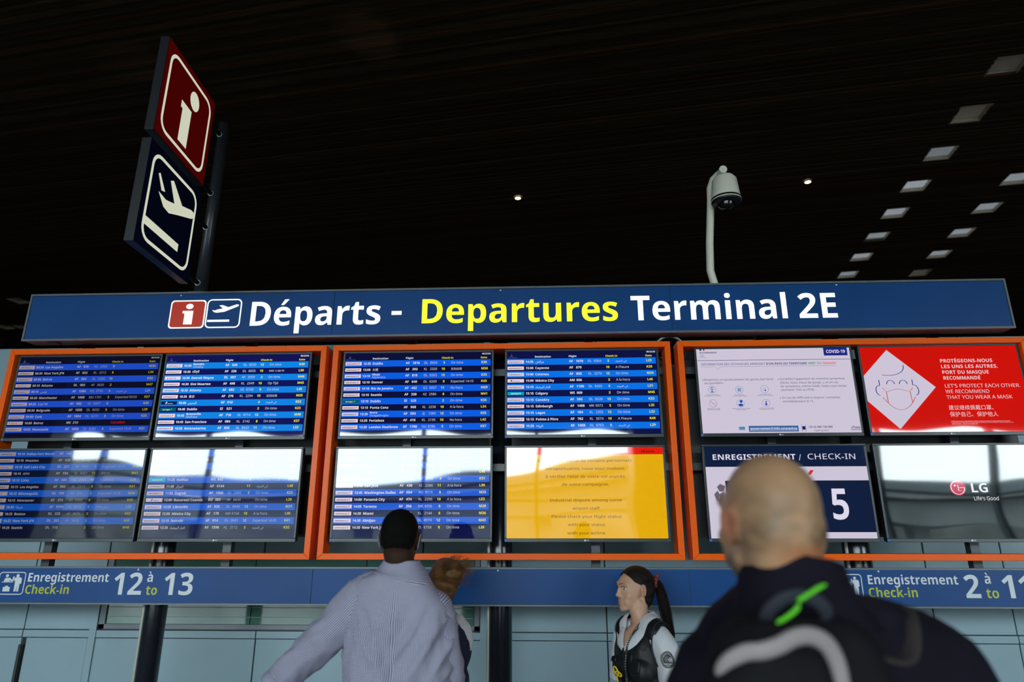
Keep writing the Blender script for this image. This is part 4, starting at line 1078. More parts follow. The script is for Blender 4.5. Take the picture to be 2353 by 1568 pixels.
def gingham():
    m = mat('gingham_cotton', (.3, .3, .4), rough=.85, spec=.2, var=0, scale=3)
    nt = m.node_tree; N = nt.nodes; L = nt.links
    uvn = N.new('ShaderNodeUVMap'); uvn.uv_map = 'UVMap'; sep = N.new('ShaderNodeSeparateXYZ'); L.new(uvn.outputs[0], sep.inputs[0])
    outs = []
    for ax in (0, 1):
        a = N.new('ShaderNodeMath'); a.operation = 'MULTIPLY'; a.inputs[1].default_value = 200.0; L.new(sep.outputs[ax], a.inputs[0])
        c = N.new('ShaderNodeMath'); c.operation = 'FRACT'; L.new(a.outputs[0], c.inputs[0])
        d = N.new('ShaderNodeMath'); d.operation = 'GREATER_THAN'; d.inputs[1].default_value = .5; L.new(c.outputs[0], d.inputs[0]); outs.append(d)
    s_ = N.new('ShaderNodeMath'); s_.operation = 'ADD'; L.new(outs[0].outputs[0], s_.inputs[0]); L.new(outs[1].outputs[0], s_.inputs[1])
    r = N.new('ShaderNodeValToRGB'); r.color_ramp.interpolation = 'CONSTANT'
    h = N.new('ShaderNodeMath'); h.operation = 'MULTIPLY'; h.inputs[1].default_value = .5; L.new(s_.outputs[0], h.inputs[0]); L.new(h.outputs[0], r.inputs[0])
    r.color_ramp.elements[0].position = 0; r.color_ramp.elements[0].color = (.74, .70, .76, 1)
    r.color_ramp.elements[1].position = .75; r.color_ramp.elements[1].color = (.035, .033, .10, 1)
    e = r.color_ramp.elements.new(.25); e.color = (.24, .235, .36, 1)
    L.new(r.outputs[0], N['Principled BSDF'].inputs['Base Color'])
    return m

# ---- man in the checked shirt, seen from behind, looking up at the board
def build_checked_man():
    org = (-.595, -1.04, 0)
    r = empty('person', org, 'man in blue and white checked shirt, back turned, left arm out, looking up at monitors', 'person')
    HC = np.array((-.008, -.045, 1.690)); HR = Rz(.0) @ Rx(.16)
    shL, shR = (-.172, 0, 1.462), (.168, 0, 1.382)
    elL, wrL = (-.372, -.055, 1.235), (-.560, -.095, 1.035)
    elR, wrR = (.205, .03, 1.12), (.18, .22, .95)
    C, f = figure_clay(1.80, HC, HR, shL, shR, elL, wrL, elR, wrR, ((-.6, -.15, -.7), (.5, .8, 0), .35), ((-.1, .9, -.25), (-1, 0, 0), .5), neck=(0, -.03, 1.53), fy=.04)
    V, Fs = C.fuse(.0062, 3)
    hand = (np.linalg.norm(V - np.array(wrL), axis=1) < .26) | (np.linalg.norm(V - np.array(wrR), axis=1) < .24)
    V = tuck(V, Fs, np.clip(((V[:, 2] - 1.525) / .03), 0, 1) * 1.0 + hand * (V[:, 2] < 1.5), .022)
    sk = np.tile(np.array((.040, .018, .011)), (len(V), 1))
    sk *= (1 + .25 * vnoise(V, (14, 14, 14)))[:, None]
    mesh_part('body', V, Fs, mat('dark_skin', (.06, .028, .017), rough=.55, spec=.2, attr='tint', bump=.06, bscale=160), r, tint=sk)
    # close-cropped hair
    C = Clay(); h = lambda p: HC + HR @ np.array(p)
    C.ell(h((0, -.017, .034)), (.0785, .0975, .0890), HR); C.ell(h((0, -.050, .004)), (.0710, .0640, .0660), HR)
    V, Fs = C.fuse(.005, 2)
    L_ = (V - HC) @ HR
    cut = (L_[:, 2] > -.048 - .35 * np.minimum(L_[:, 1] + .04, 0)) & (L_[:, 2] > .018 + 1.1 * (L_[:, 1] - .005)) 
    keep = [q for q in Fs if all(cut[i] for i in q)]
    V = V + normals(V, Fs) * (.0015 * vnoise(V, (240, 240, 240)))[:, None]
    mesh_part('hair', V, keep, mat('black_hair', (.0045, .004, .0035), rough=.9, spec=.08, var=.3, scale=60, bump=.4, bscale=220), r)
    # mask loops behind the ears
    for q in (-1, 1):
        P = [h((q * .070, .030, .012)), h((q * .084, .004, .014)), h((q * .0885, -.022, .012)), h((q * .0865, -.031, -.006)), h((q * .080, -.022, -.034)), h((q * .072, .012, -.048)), h((q * .060, .05, -.05))]
        P = [tuple(p) for p in resample([tuple(p) for p in P], 24)]
        V, Fs, _ = sweep(P, [(.0022, .0045)] * 24, 8, True); mesh_part('mask_loop', V, Fs, mat('mask_elastic', (.30, .31, .33), rough=.7), r)
    C = Clay(); C.ell(h((0, .058, -.045)), (.062, .062, .058), HR); V, Fs = C.fuse(.006, 2); L_ = (V - HC) @ HR
    keep = [q for q in Fs if all(L_[i, 1] > .048 for i in q)]
    mesh_part('face_mask', V, keep, _m['mask_elastic'], r)
    # shirt body
    rings = [(0, 0, .80, .212, .140), (0, 0, .95, .205, .135), (0, 0, 1.08, .216, .136), (0, 0, 1.20, .222, .140), (0, 0, 1.30, .226, .140), (0, -.005, 1.38, .224, .136),
             (0, -.012, 1.44, .208, .126), (0, -.02, 1.480, .184, .116), (0, -.028, 1.512, .152, .106), (0, -.03, 1.540, .118, .096), (0, -.032, 1.560, .086, .084)]
    V, Fs, uv = loft(resample(rings, 90), 110, power=2.25)
    tilt = np.clip((V[:, 2] - 1.15) / .25, 0, 1)
    V[:, 2] -= V[:, 0] * .20 * tilt * np.clip((1.60 - V[:, 2]) / .1, 0, 1); V[:, 0] += .0 * tilt
    P0 = V.copy(); P0[:, 0] += .55 * (P0[:, 2] - 1.2)
    Dn = normals(V, Fs); side = V[:, 0]
    W1 = 1 - 2 * np.abs(vnoise(np.stack([V[:, 0] + .6 * V[:, 2], V[:, 1], V[:, 2] - .5 * V[:, 0]], 1), (16, 5, 4), 1)) ** .7
    W2 = 1 - 2 * np.abs(vnoise(np.stack([V[:, 0] - .7 * V[:, 2], V[:, 1], V[:, 2] + .6 * V[:, 0]], 1), (15, 5, 4), 9)) ** .7
    mask1 = np.exp(-((V[:, 0] + .10) / .13) ** 2); mask2 = np.exp(-((V[:, 0] - .13) / .13) ** 2)
    low = np.clip((1.44 - V[:, 2]) / .1, 0, 1)
    W3 = 1 - 2 * np.abs(vnoise(V, (34, 14, 7), 14)) ** .8
    V = V + Dn * (.028 * (W1 * mask1 + W2 * mask2) * low + .007 * W3 * low + .006 * vnoise(V, (9, 9, 9), 4))[:, None]
    gm = gingham()
    Vc, Fc = closed(V, Fs, .004); mesh_part('shirt', Vc, Fc, gm, r, uv=np.concatenate([uv, uv]))
    # yoke seam across the shoulder blades
    # sleeves
    def slv(path, rad, seed, nm='sleeve'):
        V, Fs, uv = sleeve(path, rad, 44, 80)
        t = uv[:, 1] / uv[:, 1].max()
        V = folds(V, Fs, .011, [(10, 10, 16, .7), (22, 22, 8, .35)], seed)
        Vc, Fc = closed(V, Fs, .003); return mesh_part(nm, Vc, Fc, gm, r, uv=np.concatenate([uv, uv]))
    slv([(-.070, -.010, 1.492), (-.150, -.005, 1.455), (-.250, -.02, 1.352), (-.330, -.042, 1.270), (-.385, -.058, 1.215), (-.455, -.072, 1.145)], [.070, .084, .082, .074, .066, .060], 2)
    slv([(.070, -.010, 1.425), (.130, -.005, 1.392), (.168, .0, 1.29), (.188, .02, 1.18), (.200, .045, 1.10), (.195, .12, 1.03)], [.072, .084, .076, .070, .064, .056], 7)
    cm = gm
    for c, d, rr in (((-.462, -.074, 1.138), (-.66, -.14, -.72), .064), ((.194, .135, 1.02), (-.15, .8, -.5), .058)):
        d = np.array(d); d /= np.linalg.norm(d); c = np.array(c)
        V, Fs, uv = sleeve([c - d * .012, c + d * .006, c + d * .024, c + d * .036], [rr * .98, rr * 1.06, rr * 1.05, rr * .95], 36, 10)
        V = folds(V, Fs, .003, [(20, 20, 20, 1)], 5); Vc, Fc = closed(V, Fs, .006); mesh_part('rolled_cuff', Vc, Fc, cm, r, uv=np.concatenate([uv, uv]))
    # collar, folded over
    R_ = [(0, -.030, 1.530, .128, .110), (0, -.030, 1.536, .131, .112), (0, -.030, 1.552, .112, .100), (0, -.036, 1.585, .083, .080), (0, -.037, 1.598, .076, .074), (0, -.037, 1.590, .072, .070), (0, -.034, 1.54, .070, .066)]
    V, Fs, uv = loft(resample(R_, 24), 60, power=2.1)
    back = np.clip(-(V[:, 1] + .03) / .07, 0, 1); out = np.clip((1.56 - V[:, 2]) / .03, 0, 1)
    V[:, 2] -= V[:, 0] * .25 * out + 0.006 * np.clip((V[:, 1] + .03) / .07, 0, 1)
    V[:, :2] *= (1 + .10 * out)[:, None] if 0 else 1
    V = folds(V, Fs, .0015, [(20, 20, 10, 1)], 11)
    mesh_part('collar', V, Fs, gm, r, uv=uv)
    trousers(r, 1.80, mat('navy_trousers', (.02, .024, .04), rough=.8), fy=.04)
build_checked_man()

# ---- woman with blond bun, mostly hidden behind him
def build_blond_woman():
    org = (-.515, -.46, 0)
    r = empty('person', org, 'fair-haired woman with messy bun, navy vest and white sleeve, behind the checked shirt', 'person')
    HC = np.array((.010, .03, 1.475)); HR = Rz(.35) @ Rx(-.05)
    shL, shR = (-.12, 0, 1.262), (.090, 0, 1.250)
    C, f = figure_clay(1.60, HC, HR, shL, shR, (-.17, .02, 1.02), (-.12, .16, .90), (.085, .06, 1.06), (.03, .20, .97), ((.2, .8, -.1), (0, 0, -1), .6), ((-.3, .8, .1), (0, 0, -1), .6), female=True, neck=(0, -.01, 1.345), fy=.02)
    V, Fs = C.fuse(.0066, 3); V = tuck(V, Fs, np.clip((V[:, 2] - 1.33) / .03, 0, 1) + (V[:, 2] < .99), .015); sk = np.tile(np.array((.45, .24, .16)), (len(V), 1))
    mesh_part('body', V, Fs, mat('fair_skin', (.45, .24, .16), rough=.5, spec=.3, attr='tint', sss=.08), r, tint=sk)
    h = lambda p: HC + HR @ np.array(p)
    hm = mat('blond_hair', (.15, .066, .020), rough=.5, spec=.3, var=.65, scale=30)
    C = Clay(); C.ell(h((0, -.022, .032)), (.078, .094, .085), HR); C.ell(h((0, -.055, -.002)), (.068, .062, .070), HR); C.ell(h((.020, -.105, .035)), (.050, .042, .046), HR); C.ell(h((.0, -.06, -.055)), (.045, .042, .045), HR)
    V, Fs = C.fuse(.006, 2); L_ = (V - HC) @ HR
    cut = (L_[:, 1] < .03 + .7 * (L_[:, 2] - .02)); keep = [q for q in Fs if all(cut[i] for i in q)]
    V = V + normals(V, Fs) * (.003 * vnoise(L_, (60, 30, 60)))[:, None]
    hair = mesh_part('hair', V, keep, hm, r)
    rng = random.Random(3); paths = []
    for i in range(240):        # the wound bun
        c = np.array((.024, -.110, .040)); a0 = rng.uniform(0, 6.28); tl = rng.uniform(-1, 1); R_ = rng.uniform(.036, .052); L = rng.uniform(1.5, 3.5); P = []
        Q = Rx(rng.uniform(-.9, .9)) @ Ry(rng.uniform(-.9, .9))
        for t in np.linspace(0, 1, 9):
            a = a0 + L * t; P.append(h(c + Q @ np.array((R_ * math.cos(a), R_ * .35 * tl, R_ * math.sin(a))) * (1 + .1 * math.sin(5 * t + i))))
        paths.append(P)
    for i in range(150):         # loose wisps
        a = rng.uniform(-1.2, 4.3); c = np.array((.024, -.110, .040)); s0 = .045; P = []
        dx = np.array((math.cos(a), rng.uniform(-.4, .4), math.sin(a) * .9 + .3))
        for t in np.linspace(0, 1, 7): P.append(h(c + dx * (s0 + .042 * t * rng.uniform(.8, 1.1)) + np.array((.02 * t * t, 0, -.018 * t * t))))
        paths.append(P)
    for i in range(160):        # combed up to the bun
        a = rng.uniform(-1.5, 1.5); b0 = rng.uniform(-.9, .9); P = []
        st = np.array((.080 * math.sin(a), .02 - .11 * math.cos(a) * .6, -.02 + .07 * b0)); en = np.array((.020, -.088, .040))
        for t in np.linspace(0, 1, 7):
            p = st * (1 - t) + en * t; q = p - np.array((0, -.025, .025)); q = q / (np.linalg.norm(q / np.array((.080, .096, .088))) + 1e-9) * 1.02 + np.array((0, -.025, .025)); P.append(h(q))
        paths.append(P)
    V, Fs = strands(paths, .0017); mesh_part('bun_strands', V, Fs, hm, hair)
    C = Clay(); m = np.array((0, 0, 1.25)); C.ell(m - (0, 0, .08), (.160, .118, .17)); C.ell(m - (0, 0, .24), (.150, .118, .16)); C.ell(m - (0, 0, .40), (.160, .125, .14))
    for q in (-1, 1): C.cap((0, -.01, 1.315), (q * .085, 0, 1.275), .050, .044)
    V, Fs = C.fuse(.008, 3); V = folds(V, Fs, .004, [(10, 10, 4, 1)], 2); mesh_part('vest', V, Fs, mat('navy_wool', (.006, .009, .035), rough=.8), r)
    wm = mat('white_cotton', (.60, .60, .63), rough=.75, var=.04)
    for p, rd, s in (([(-.10, 0, 1.285), (-.14, 0, 1.25), (-.165, .01, 1.14), (-.175, .03, 1.06)], [.050, .062, .060, .058], 1), ([(.060, 0, 1.290), (.095, 0, 1.262), (.108, .0, 1.215), (.112, .01, 1.165)], [.044, .050, .052, .052], 5)):
        V, Fs, uv = sleeve(p, rd, 28, 30); V = folds(V, Fs, .006, [(12, 12, 20, 1)], s); Vc, Fc = closed(V, Fs, .003); mesh_part('sleeve', Vc, Fc, wm, r)
    trousers(r, 1.60, _m['navy_wool'], w=.9, fy=.02)
build_blond_woman()

# ---- security woman in profile
def build_guard():
    org = (.50, -.33, 0)
    yaw = math.radians(52)
    r = empty('person', org, 'dark-haired woman with ponytail in black utility vest and white short-sleeved shirt, in profile', 'person')
    HC = np.array((-.030, .02, 1.430)); HR = Rz(math.radians(112)) @ Rx(.02)
    T = Rz(math.radians(125))                     # torso: chest to the left and a little towards us
    f3 = lambda p: T @ np.array(p, float)
    o = np.array((.0, .0, 0))
    shL, shR = f3((-.135, 0, 1.215)) + o, f3((.135, 0, 1.215)) + o
    elL, wrL = f3((-.185, -.03, .97)), f3((-.13, .17, .88)); elR, wrR = f3((.18, -.03, .97)), f3((.10, .18, .90))
    C, f = figure_clay(1.55, HC, HR, shL, shR, elL, wrL, elR, wrR, (f3((.3, .8, -.1)), f3((1, 0, -.3)), .7), (f3((-.3, .8, 0)), f3((-1, 0, -.3)), .7), female=True, neck=(.0, .0, 1.285), fy=.0)
    V, Fs = C.fuse(.0045, 7)
    V = tuck(V, Fs, np.maximum(np.clip((V[:, 2] - 1.262) / .02, 0, 1), .75 * ((V @ T)[:, 1] > .02) * (np.abs((V @ T)[:, 0]) < .06) * (V[:, 2] > 1.13)) + (V[:, 2] < 1.02) * (np.linalg.norm(V[:, :2], axis=1) > .15), .022)
    L_ = (V - HC) @ HR / .95
    N_ = normals(V, Fs); D = np.zeros(len(V))
    inhead = np.abs(L_[:, 2]) < .15
    for q in (-1, 1):
        D -= .0100 * G((q * .031, .084, .008), (.017, .022, .011))(L_)       # sockets
        D -= .0030 * G((q * .010, .100, -.040), (.004, .008, .004))(L_)
        D += .0022 * G((q * .031, .082, .0245), (.020, .02, .004))(L_)
    D -= .0035 * G((0, .095, -.0655), (.022, .02, .0022))(L_)
    D -= .0025 * G((0, .085, -.082), (.016, .02, .005))(L_)
    D -= .003 * G((0, .092, .022), (.012, .02, .010))(L_)
    V = V + N_ * (D * inhead)[:, None]
    base = np.array((.52, .30, .20)); sk = np.tile(base, (len(V), 1))
    lip = np.clip(G((0, .092, -.0600), (.019, .03, .0052))(L_) + G((0, .092, -.0715), (.017, .03, .0058))(L_), 0, 1)[:, None] * inhead[:, None]
    sk = sk * (1 - lip) + lip * np.array((.42, .12, .09))
    ch = sum(G((q * .045, .065, -.035), (.02, .03, .02))(L_) for q in (-1, 1))[:, None] * .22 * inhead[:, None]; sk = sk * (1 - ch) + ch * np.array((.55, .22, .15))
    nt_ = G((0, .115, -.03), (.014, .014, .012))(L_)[:, None] * .5 * inhead[:, None]; sk = sk * (1 - nt_) + nt_ * np.array((.52, .19, .13))
    er = sum(G((q * .078, -.012, -.004), (.02, .03, .035))(L_) for q in (-1, 1))[:, None] * .4 * inhead[:, None]; sk = sk * (1 - er) + er * np.array((.55, .20, .14))
    mesh_part('body', V, Fs, mat('face_skin', (.5, .3, .2), rough=.45, spec=.35, attr='tint', sss=.08, bump=.03, bscale=300), r, tint=sk)
    onface = Skin(V, Fs)
    h = lambda p: HC + HR @ (np.array(p, float) * .95)
    hair_m = mat('dark_brown_hair', (.010, .0055, .0045), rough=.62, spec=.18, var=.6, scale=40)
    for q in (-1, 1):
        e = MB(); e.add(ICO[0] * .0112 + h((q * .031, .0655, .0065)), ICO[1], mat('eye_white', (.55, .55, .55), rough=.15)); eo = e.build('eye', r, smooth=True)
        d = np.array((0, 1.0, -.02)); P = [h((q * .031, .0655, .0065)) + HR @ d * t for t in (.0103, .0114, .0120)]
        e = MB(); V2, F2, _ = sweep(P, [.0056, .0052, .0010], 16, True); e.add(V2, F2, mat('iris', (.03, .035, .03), rough=.08)); e.build('iris', eo, smooth=True)
        P = [onface(h((q * x, y, z)), .0004)[0] for x, y, z in ((.017, .09, .0095), (.025, .09, .0140), (.034, .088, .0145), (.046, .080, .0095))]; P = resample([tuple(p) for p in P], 12)
        V2, F2, _ = sweep(P, [(.0014, .0014)] * 12, 6, True); mesh_part('eyelid', V2, F2, mat('lash', (.02, .012, .01), rough=.6), r)
        P = [onface(h((q * x, y, z)), .0004)[0] for x, y, z in ((.013, .1000, .0270), (.026, .0965, .0325), (.042, .0845, .0325), (.054, .072, .0255))]; P = resample([tuple(p) for p in P], 14)
        V2, F2, _ = sweep(P, [.0027 * (1 - i / 20) for i in range(14)], 6, True); mesh_part('eyebrow', V2, F2, mat('brow', (.05, .03, .022), rough=.8), r)
    # hair: cap swept back over the ear, strands, ponytail
    C = Clay(); C.ell(h((0, -.020, .036)), (.0770, .0960, .0860), HR); C.ell(h((0, -.055, .004)), (.0700, .0640, .0720), HR); C.ell(h((0, -.085, .02)), (.05, .035, .05), HR); C.ell(h((0, -.055, -.045)), (.058, .050, .050), HR)
    V, Fs = C.fuse(.0045, 2); L_ = (V - HC) @ HR / .95
    def gh(P):
        q = (P - HC) @ HR / .95; x, y, z = np.abs(q[:, 0]), q[:, 1], q[:, 2]
        yb = np.interp(z, [-.10, -.05, -.02, .015, .030, .042, .055, .075, .10, .13], [-.045, -.035, -.030, -.022, .006, .032, .042, .058, .074, .12])
        g1 = yb - y
        g2 = np.where(x > .045, np.sqrt(((y + .012) / .024) ** 2 + ((z + .003) / .034) ** 2) - 1, 1.0) * .03
        return np.minimum(g1, g2)
    V, keep = cut(V, Fs, gh, .004); L_ = (V - HC) @ HR / .95
    V = V + normals(V, Fs) * (.0012 * vnoise(L_, (90, 14, 90)))[:, None]
    hair = mesh_part('hair', V, keep, hair_m, r)
    rng = random.Random(5); paths = []
    tie = np.array((0, -.122, .040))
    for i in range(420):
        a = rng.uniform(-1.62, 1.62)
        q = 1 if a > 0 else -1
        up_ = abs(a)
        if rng.random() < .6: st = np.array((.072 * math.sin(a), .052 + .03 * math.cos(a) - .010, .052 + .045 * math.cos(a)))
        elif rng.random() < .5: st = np.array((q * .070, rng.uniform(-.02, .026), rng.uniform(.040, .055)))
        else: st = np.array((q * .060, rng.uniform(-.075, -.045), rng.uniform(-.07, .03)))
        P = []
        for t in np.linspace(0, 1, 9):
            p = st * (1 - t) + tie * t; c = np.array((0, -.022, .034)); d = p - c
            d = d / (np.linalg.norm(d / np.array((.0795, .0985, .0885))) + 1e-9) * 1.005; w_ = np.clip((t - .8) / .2, 0, 1)
            P.append(h((c + d) * (1 - w_) + p * w_ + np.array((0, 0, -.014 * math.sin(math.pi * t) * (up_ > .9)))))
        paths.append(P)
    V, Fs = strands(paths, .0011, .7); mesh_part('combed_strands', V, Fs, hair_m, hair)
    # ponytail
    T0 = h(tie); tail = [T0, T0 + (.018, .0, .004), T0 + (.034, -.004, -.035), T0 + (.045, -.012, -.10), T0 + (.058, -.016, -.18), T0 + (.072, -.016, -.26), T0 + (.076, -.012, -.325)]
    tr = [.012, .017, .021, .025, .025, .018, .004]
    tail = resample([tuple(p) + (q,) for p, q in zip(tail, tr)], 22)
    V, Fs, _ = sweep([p[:3] for p in tail], [p[3] * .85 for p in tail], 16, True); V = V + normals(V, Fs) * (.002 * vnoise(V, (160, 160, 14)))[:, None]
    pt = mesh_part('ponytail', V, Fs, hair_m, r); paths = []
    for i in range(260):
        a = rng.uniform(0, 6.28); rr = math.sqrt(rng.random()); P = []; wl = rng.uniform(.9, 1.15); end = rng.randint(15, 21)
        for j, p in enumerate(tail[:end + 1]): P.append(np.array(p[:3]) + np.array((math.cos(a + j * .04), math.sin(a + j * .04), 0)) * p[3] * rr * wl * 1.12)
        paths.append(P)
    V, Fs = strands(paths, .0011, .4); mesh_part('ponytail_strands', V, Fs, hair_m, pt)
    b = MB(); sc = mat('rust_scrunchie', (.16, .022, .014), rough=.7, var=.3, scale=30); P = []
    ax = np.array((.95, -.05, -.2)); ax /= np.linalg.norm(ax); u_ = np.cross(ax, (0, 0, 1)); u_ /= np.linalg.norm(u_); w_ = np.cross(ax, u_); c = T0 + ax * .010
    for k in range(49):
        a = 2 * math.pi * k / 48; P.append(c + (u_ * math.cos(a) + w_ * math.sin(a)) * (.020 + .004 * math.sin(7 * a)) + ax * .004 * math.sin(9 * a))
    b.tube(P, [.0095 + .003 * math.sin(11 * k) for k in range(49)], sc, 10, False)
    P = [c + w_ * -.02, c + w_ * -.034 + ax * .008, c + w_ * -.046 + ax * .014]; b.tube(P, [.008, .010, .004], sc, 8)
    b.build('scrunchie', r, smooth=True)
    # shirt and vest are laid on one torso surface, the vest further out
    wm = _m['white_cotton']
    C = Clay()
    C.ell((0, 0, 1.115), (.150, .112, .150)); C.ell((0, .0, .97), (.142, .108, .16)); C.ell((0, 0, .86), (.158, .122, .10))
    for q in (-1, 1): C.cap((0, -.005, 1.262), (q * .110, 0, 1.228), .050, .050); C.ell((q * .060, .070, 1.07), (.062, .050, .062))
    C.ell((0, -.006, 1.275), (.062, .058, .045))
    V0, F0 = C.fuse(.0050, 8); V0 = folds(V0, F0, .002, [(12, 12, 5, 1)], 4)
    neck_g = lambda P, a, b: np.maximum(np.sqrt((P[:, 0] / a) ** 2 + ((P[:, 1] + .006) / b) ** 2) - 1, (1.235 - P[:, 2]) * 30) * .06
    vee = lambda P, w0, k, z0: np.maximum(np.abs(P[:, 0]) - (w0 + k * np.maximum(P[:, 2] - z0, 0)), -(P[:, 1] - .02))
    V, Fs = cut(V0, F0, lambda P: np.minimum(neck_g(P, .050, .050), vee(P, -.02, .50, 1.150)), .005)
    mesh_part('shirt', V @ T.T, Fs, wm, r)
    slv = []
    for q, s in ((-1, 3), (1, 8)):
        V, Fs, uv = sleeve([(q * .085, 0, 1.236), (q * .130, 0, 1.208), (q * .158, -.012, 1.13), (q * .176, -.022, 1.055), (q * .188, -.028, .995)], [.044, .056, .061, .066, .070], 44, 60)
        V = folds(V, Fs, .007, [(9, 9, 3, 1), (20, 20, 8, .4)], s); Vc, Fc = closed(V, Fs, .003); slv.append(mesh_part('sleeve', Vc @ T.T, Fc, wm, r))
        if q < 0: onsl = Skin(V, Fs)
    # vest
    vm = mat('black_vest_nylon', (.0075, .009, .011), rough=.5, spec=.35, var=.3, scale=20, bump=.2, bscale=60)
    arm_g = lambda P: np.maximum(np.sqrt(((P[:, 1] + .002) / .064) ** 2 + ((P[:, 2] - 1.180) / .096) ** 2) - 1, (.090 - np.abs(P[:, 0])) * 12) * .07
    Nv = normals(V0, F0); Vv = V0 + Nv * .012
    Vv = Vv + Nv * (.0035 * (1 - 2 * np.abs(vnoise(Vv, (18, 18, 8), 3))))[:, None]
    V, Fs = cut(Vv, F0, lambda P: np.minimum(np.minimum(neck_g(P, .078, .074), vee(P, .003, .62, 1.150)), arm_g(P)), .005)
    Vc, Fc = closed(V, Fs, .007); vest = mesh_part('utility_vest', Vc @ T.T, Fc, vm, r)
    onv = Skin(Vv, F0)
    def padded(c, w_, h_, t, nm='vest_pocket', m_=vm):
        p, n = onv(c, 0); up = np.array((0, 0, 1.0)); a = np.cross(up, n); a /= np.linalg.norm(a); u2 = np.cross(n, a)
        V2 = np.sign(ICO[0]) * np.abs(ICO[0]) ** .5; V2 = p + V2[:, :1] * a * w_ + V2[:, 1:2] * u2 * h_ + V2[:, 2:] * n * t
        return mesh_part(nm, V2 @ T.T, ICO[1], m_, vest)
    for (x, z, w_, h_) in ((-.072, .985, .036, .045), (.075, .985, .036, .045), (-.078, 1.095, .028, .030), (.080, 1.11, .022, .014), (-.045, 1.125, .010, .024)): padded((x, .14, z), w_, h_, .009)
    # seams and edge binding
    for q in (-1, 1):
        P = [onv((q * x, y, z), .003)[0] for x, y, z in ((.066, .06, 1.262), (.052, .10, 1.225), (.030, .12, 1.190), (.008, .13, 1.152), (.006, .135, 1.10), (.006, .14, 1.02), (.006, .14, .92))]
        P = resample([tuple(p) for p in P], 50); V, Fs, _ = sweep(P, [.0028] * 50, 8, True); mesh_part('edge_binding', V @ T.T, Fs, mat('vest_binding', (.004, .004, .005), rough=.6), vest)
    for q in (-1, 1):
        P = [tuple(onv((q * .128, -.002 + .066 * math.cos(a), 1.180 + .098 * math.sin(a)), .004)[0]) for a in np.linspace(-2.3, 5.4 - 1.3, 26)]
        P = resample(P, 60); V, Fs, _ = sweep(P, [.0042] * 60, 8, True); mesh_part('armhole_binding', V @ T.T, Fs, _m['vest_binding'], vest)
    # collar: two wide pointed wings lying over the vest
    for q in (-1, 1):
        A = [(q * .004, .12, 1.168), (q * .022, .10, 1.205), (q * .040, .07, 1.250)]; A = [tuple(onv(p, .006)[0]) for p in A] + [(q * .053, .022, 1.312), (q * .047, -.035, 1.328), (0, -.060, 1.330)]
        B_ = [(q * .014, .12, 1.150), (q * .060, .10, 1.176), (q * .082, .07, 1.215), (q * .092, .022, 1.262), (q * .078, -.050, 1.272), (0, -.082, 1.275)]
        B_ = [tuple(onv(p, .008)[0]) for p in B_]
        A = resample(A, 30); B_ = resample(B_, 30); V = []
        for a, b_ in zip(A, B_):
            for t in np.linspace(0, 1, 8):
                p = np.array(a) * (1 - t) + np.array(b_) * t; s_, n = onv(p, .007)
                if (p - s_) @ n < 0: p = s_
                V.append(p + n * .004 * math.sin(math.pi * t))
        V = np.array(V); Fs = [(i * 8 + j, (i + 1) * 8 + j, (i + 1) * 8 + j + 1, i * 8 + j + 1) for i in range(29) for j in range(7)]
        N1 = normals(V, Fs); n = len(V); mesh_part('collar_wing', np.concatenate([V, V - N1 * .0025]) @ T.T, Fs + [tuple(k + n for k in f_[::-1]) for f_ in Fs], wm, r)
    # lanyard with white print
    lm = mat('lanyard_black', (.006, .006, .008), rough=.6)
    P = [(-.050, -.01, 1.322), (-.056, .035, 1.300)] + [tuple(onv(p, .013)[0]) for p in ((-.050, .07, 1.262), (-.036, .10, 1.215), (-.024, .12, 1.16), (-.018, .13, 1.09), (-.016, .13, 1.02), (-.014, .13, .94))]
    P = resample(P, 44); V, Fs, _ = sweep(P, [(.0018, .0075)] * 44, 8, True, up0=(0, 1, 0)); ly = mesh_part('lanyard', V @ T.T, Fs, lm, r)
    b = MB()
    for i in range(5, 42):
        if i % 9 in (6, 7, 8): continue
        p, n = onv(P[i], 0); p = np.array(P[i]) + n * .0035 if i > 12 else np.array(P[i]) + np.array((-.002, .0035, .001)); b.add((ICO[0] * .0018 + p) @ T.T, ICO[1], mat('print_white', (.75, .75, .75), rough=.5))
    b.build('lanyard_print', ly)
    # yellow coiled key loop and radio
    b = MB(); ym = mat('yellow_rubber', (.72, .50, .01), rough=.35); c = np.array((.012, .165, 1.045))
    P = [f3(c + np.array(p)) for p in ((0, 0, -.03), (.002, .004, -.006), (-.012, .006, .012), (.002, .008, .034), (.018, .008, .036), (.016, .008, .016), (-.004, .006, .004), (-.026, .004, .000), (-.030, .004, .008), (-.008, .004, .018), (.012, .006, .014))]
    b.tube(resample([tuple(p) for p in P], 60), [.0038] * 60, ym, 10); b.build('key_loop', r, smooth=True)
    b = MB(); V2 = ICO[0]; V2 = np.sign(V2) * np.abs(V2) ** .6 * np.array((.018, .014, .045)); b.add((V2 + np.array((.016, .160, .960))) @ T.T, ICO[1], mat('radio_plastic', (.02, .03, .035), rough=.3)); b.build('radio', r, smooth=True)
    # round sleeve badge (on the arm nearer the camera)
    so = [s for s in slv][0]; ctr = f3((-.163, -.014, 1.128)); cd = CAM - (ctr + np.array(org)); 
    nrm = f3((-.62, .78, .08)); nrm /= np.linalg.norm(nrm)
    a_ = np.cross((0, 0, 1), nrm); a_ /= np.linalg.norm(a_); u2 = np.cross(nrm, a_)
    cb = ctr + nrm * .062
    def fmb(u, v, d):
        s_, n = onsl(T.T @ (cb + a_ * u + u2 * v)); return tuple(T @ (s_ + n * (.001 + d)))
    bk = mat('badge_black', (.01, .012, .012), rough=.5); gy2 = mat('badge_grey', (.10, .10, .105), rough=.5); wh2 = _m['print_white']
    b = MB(fmap=fmb)
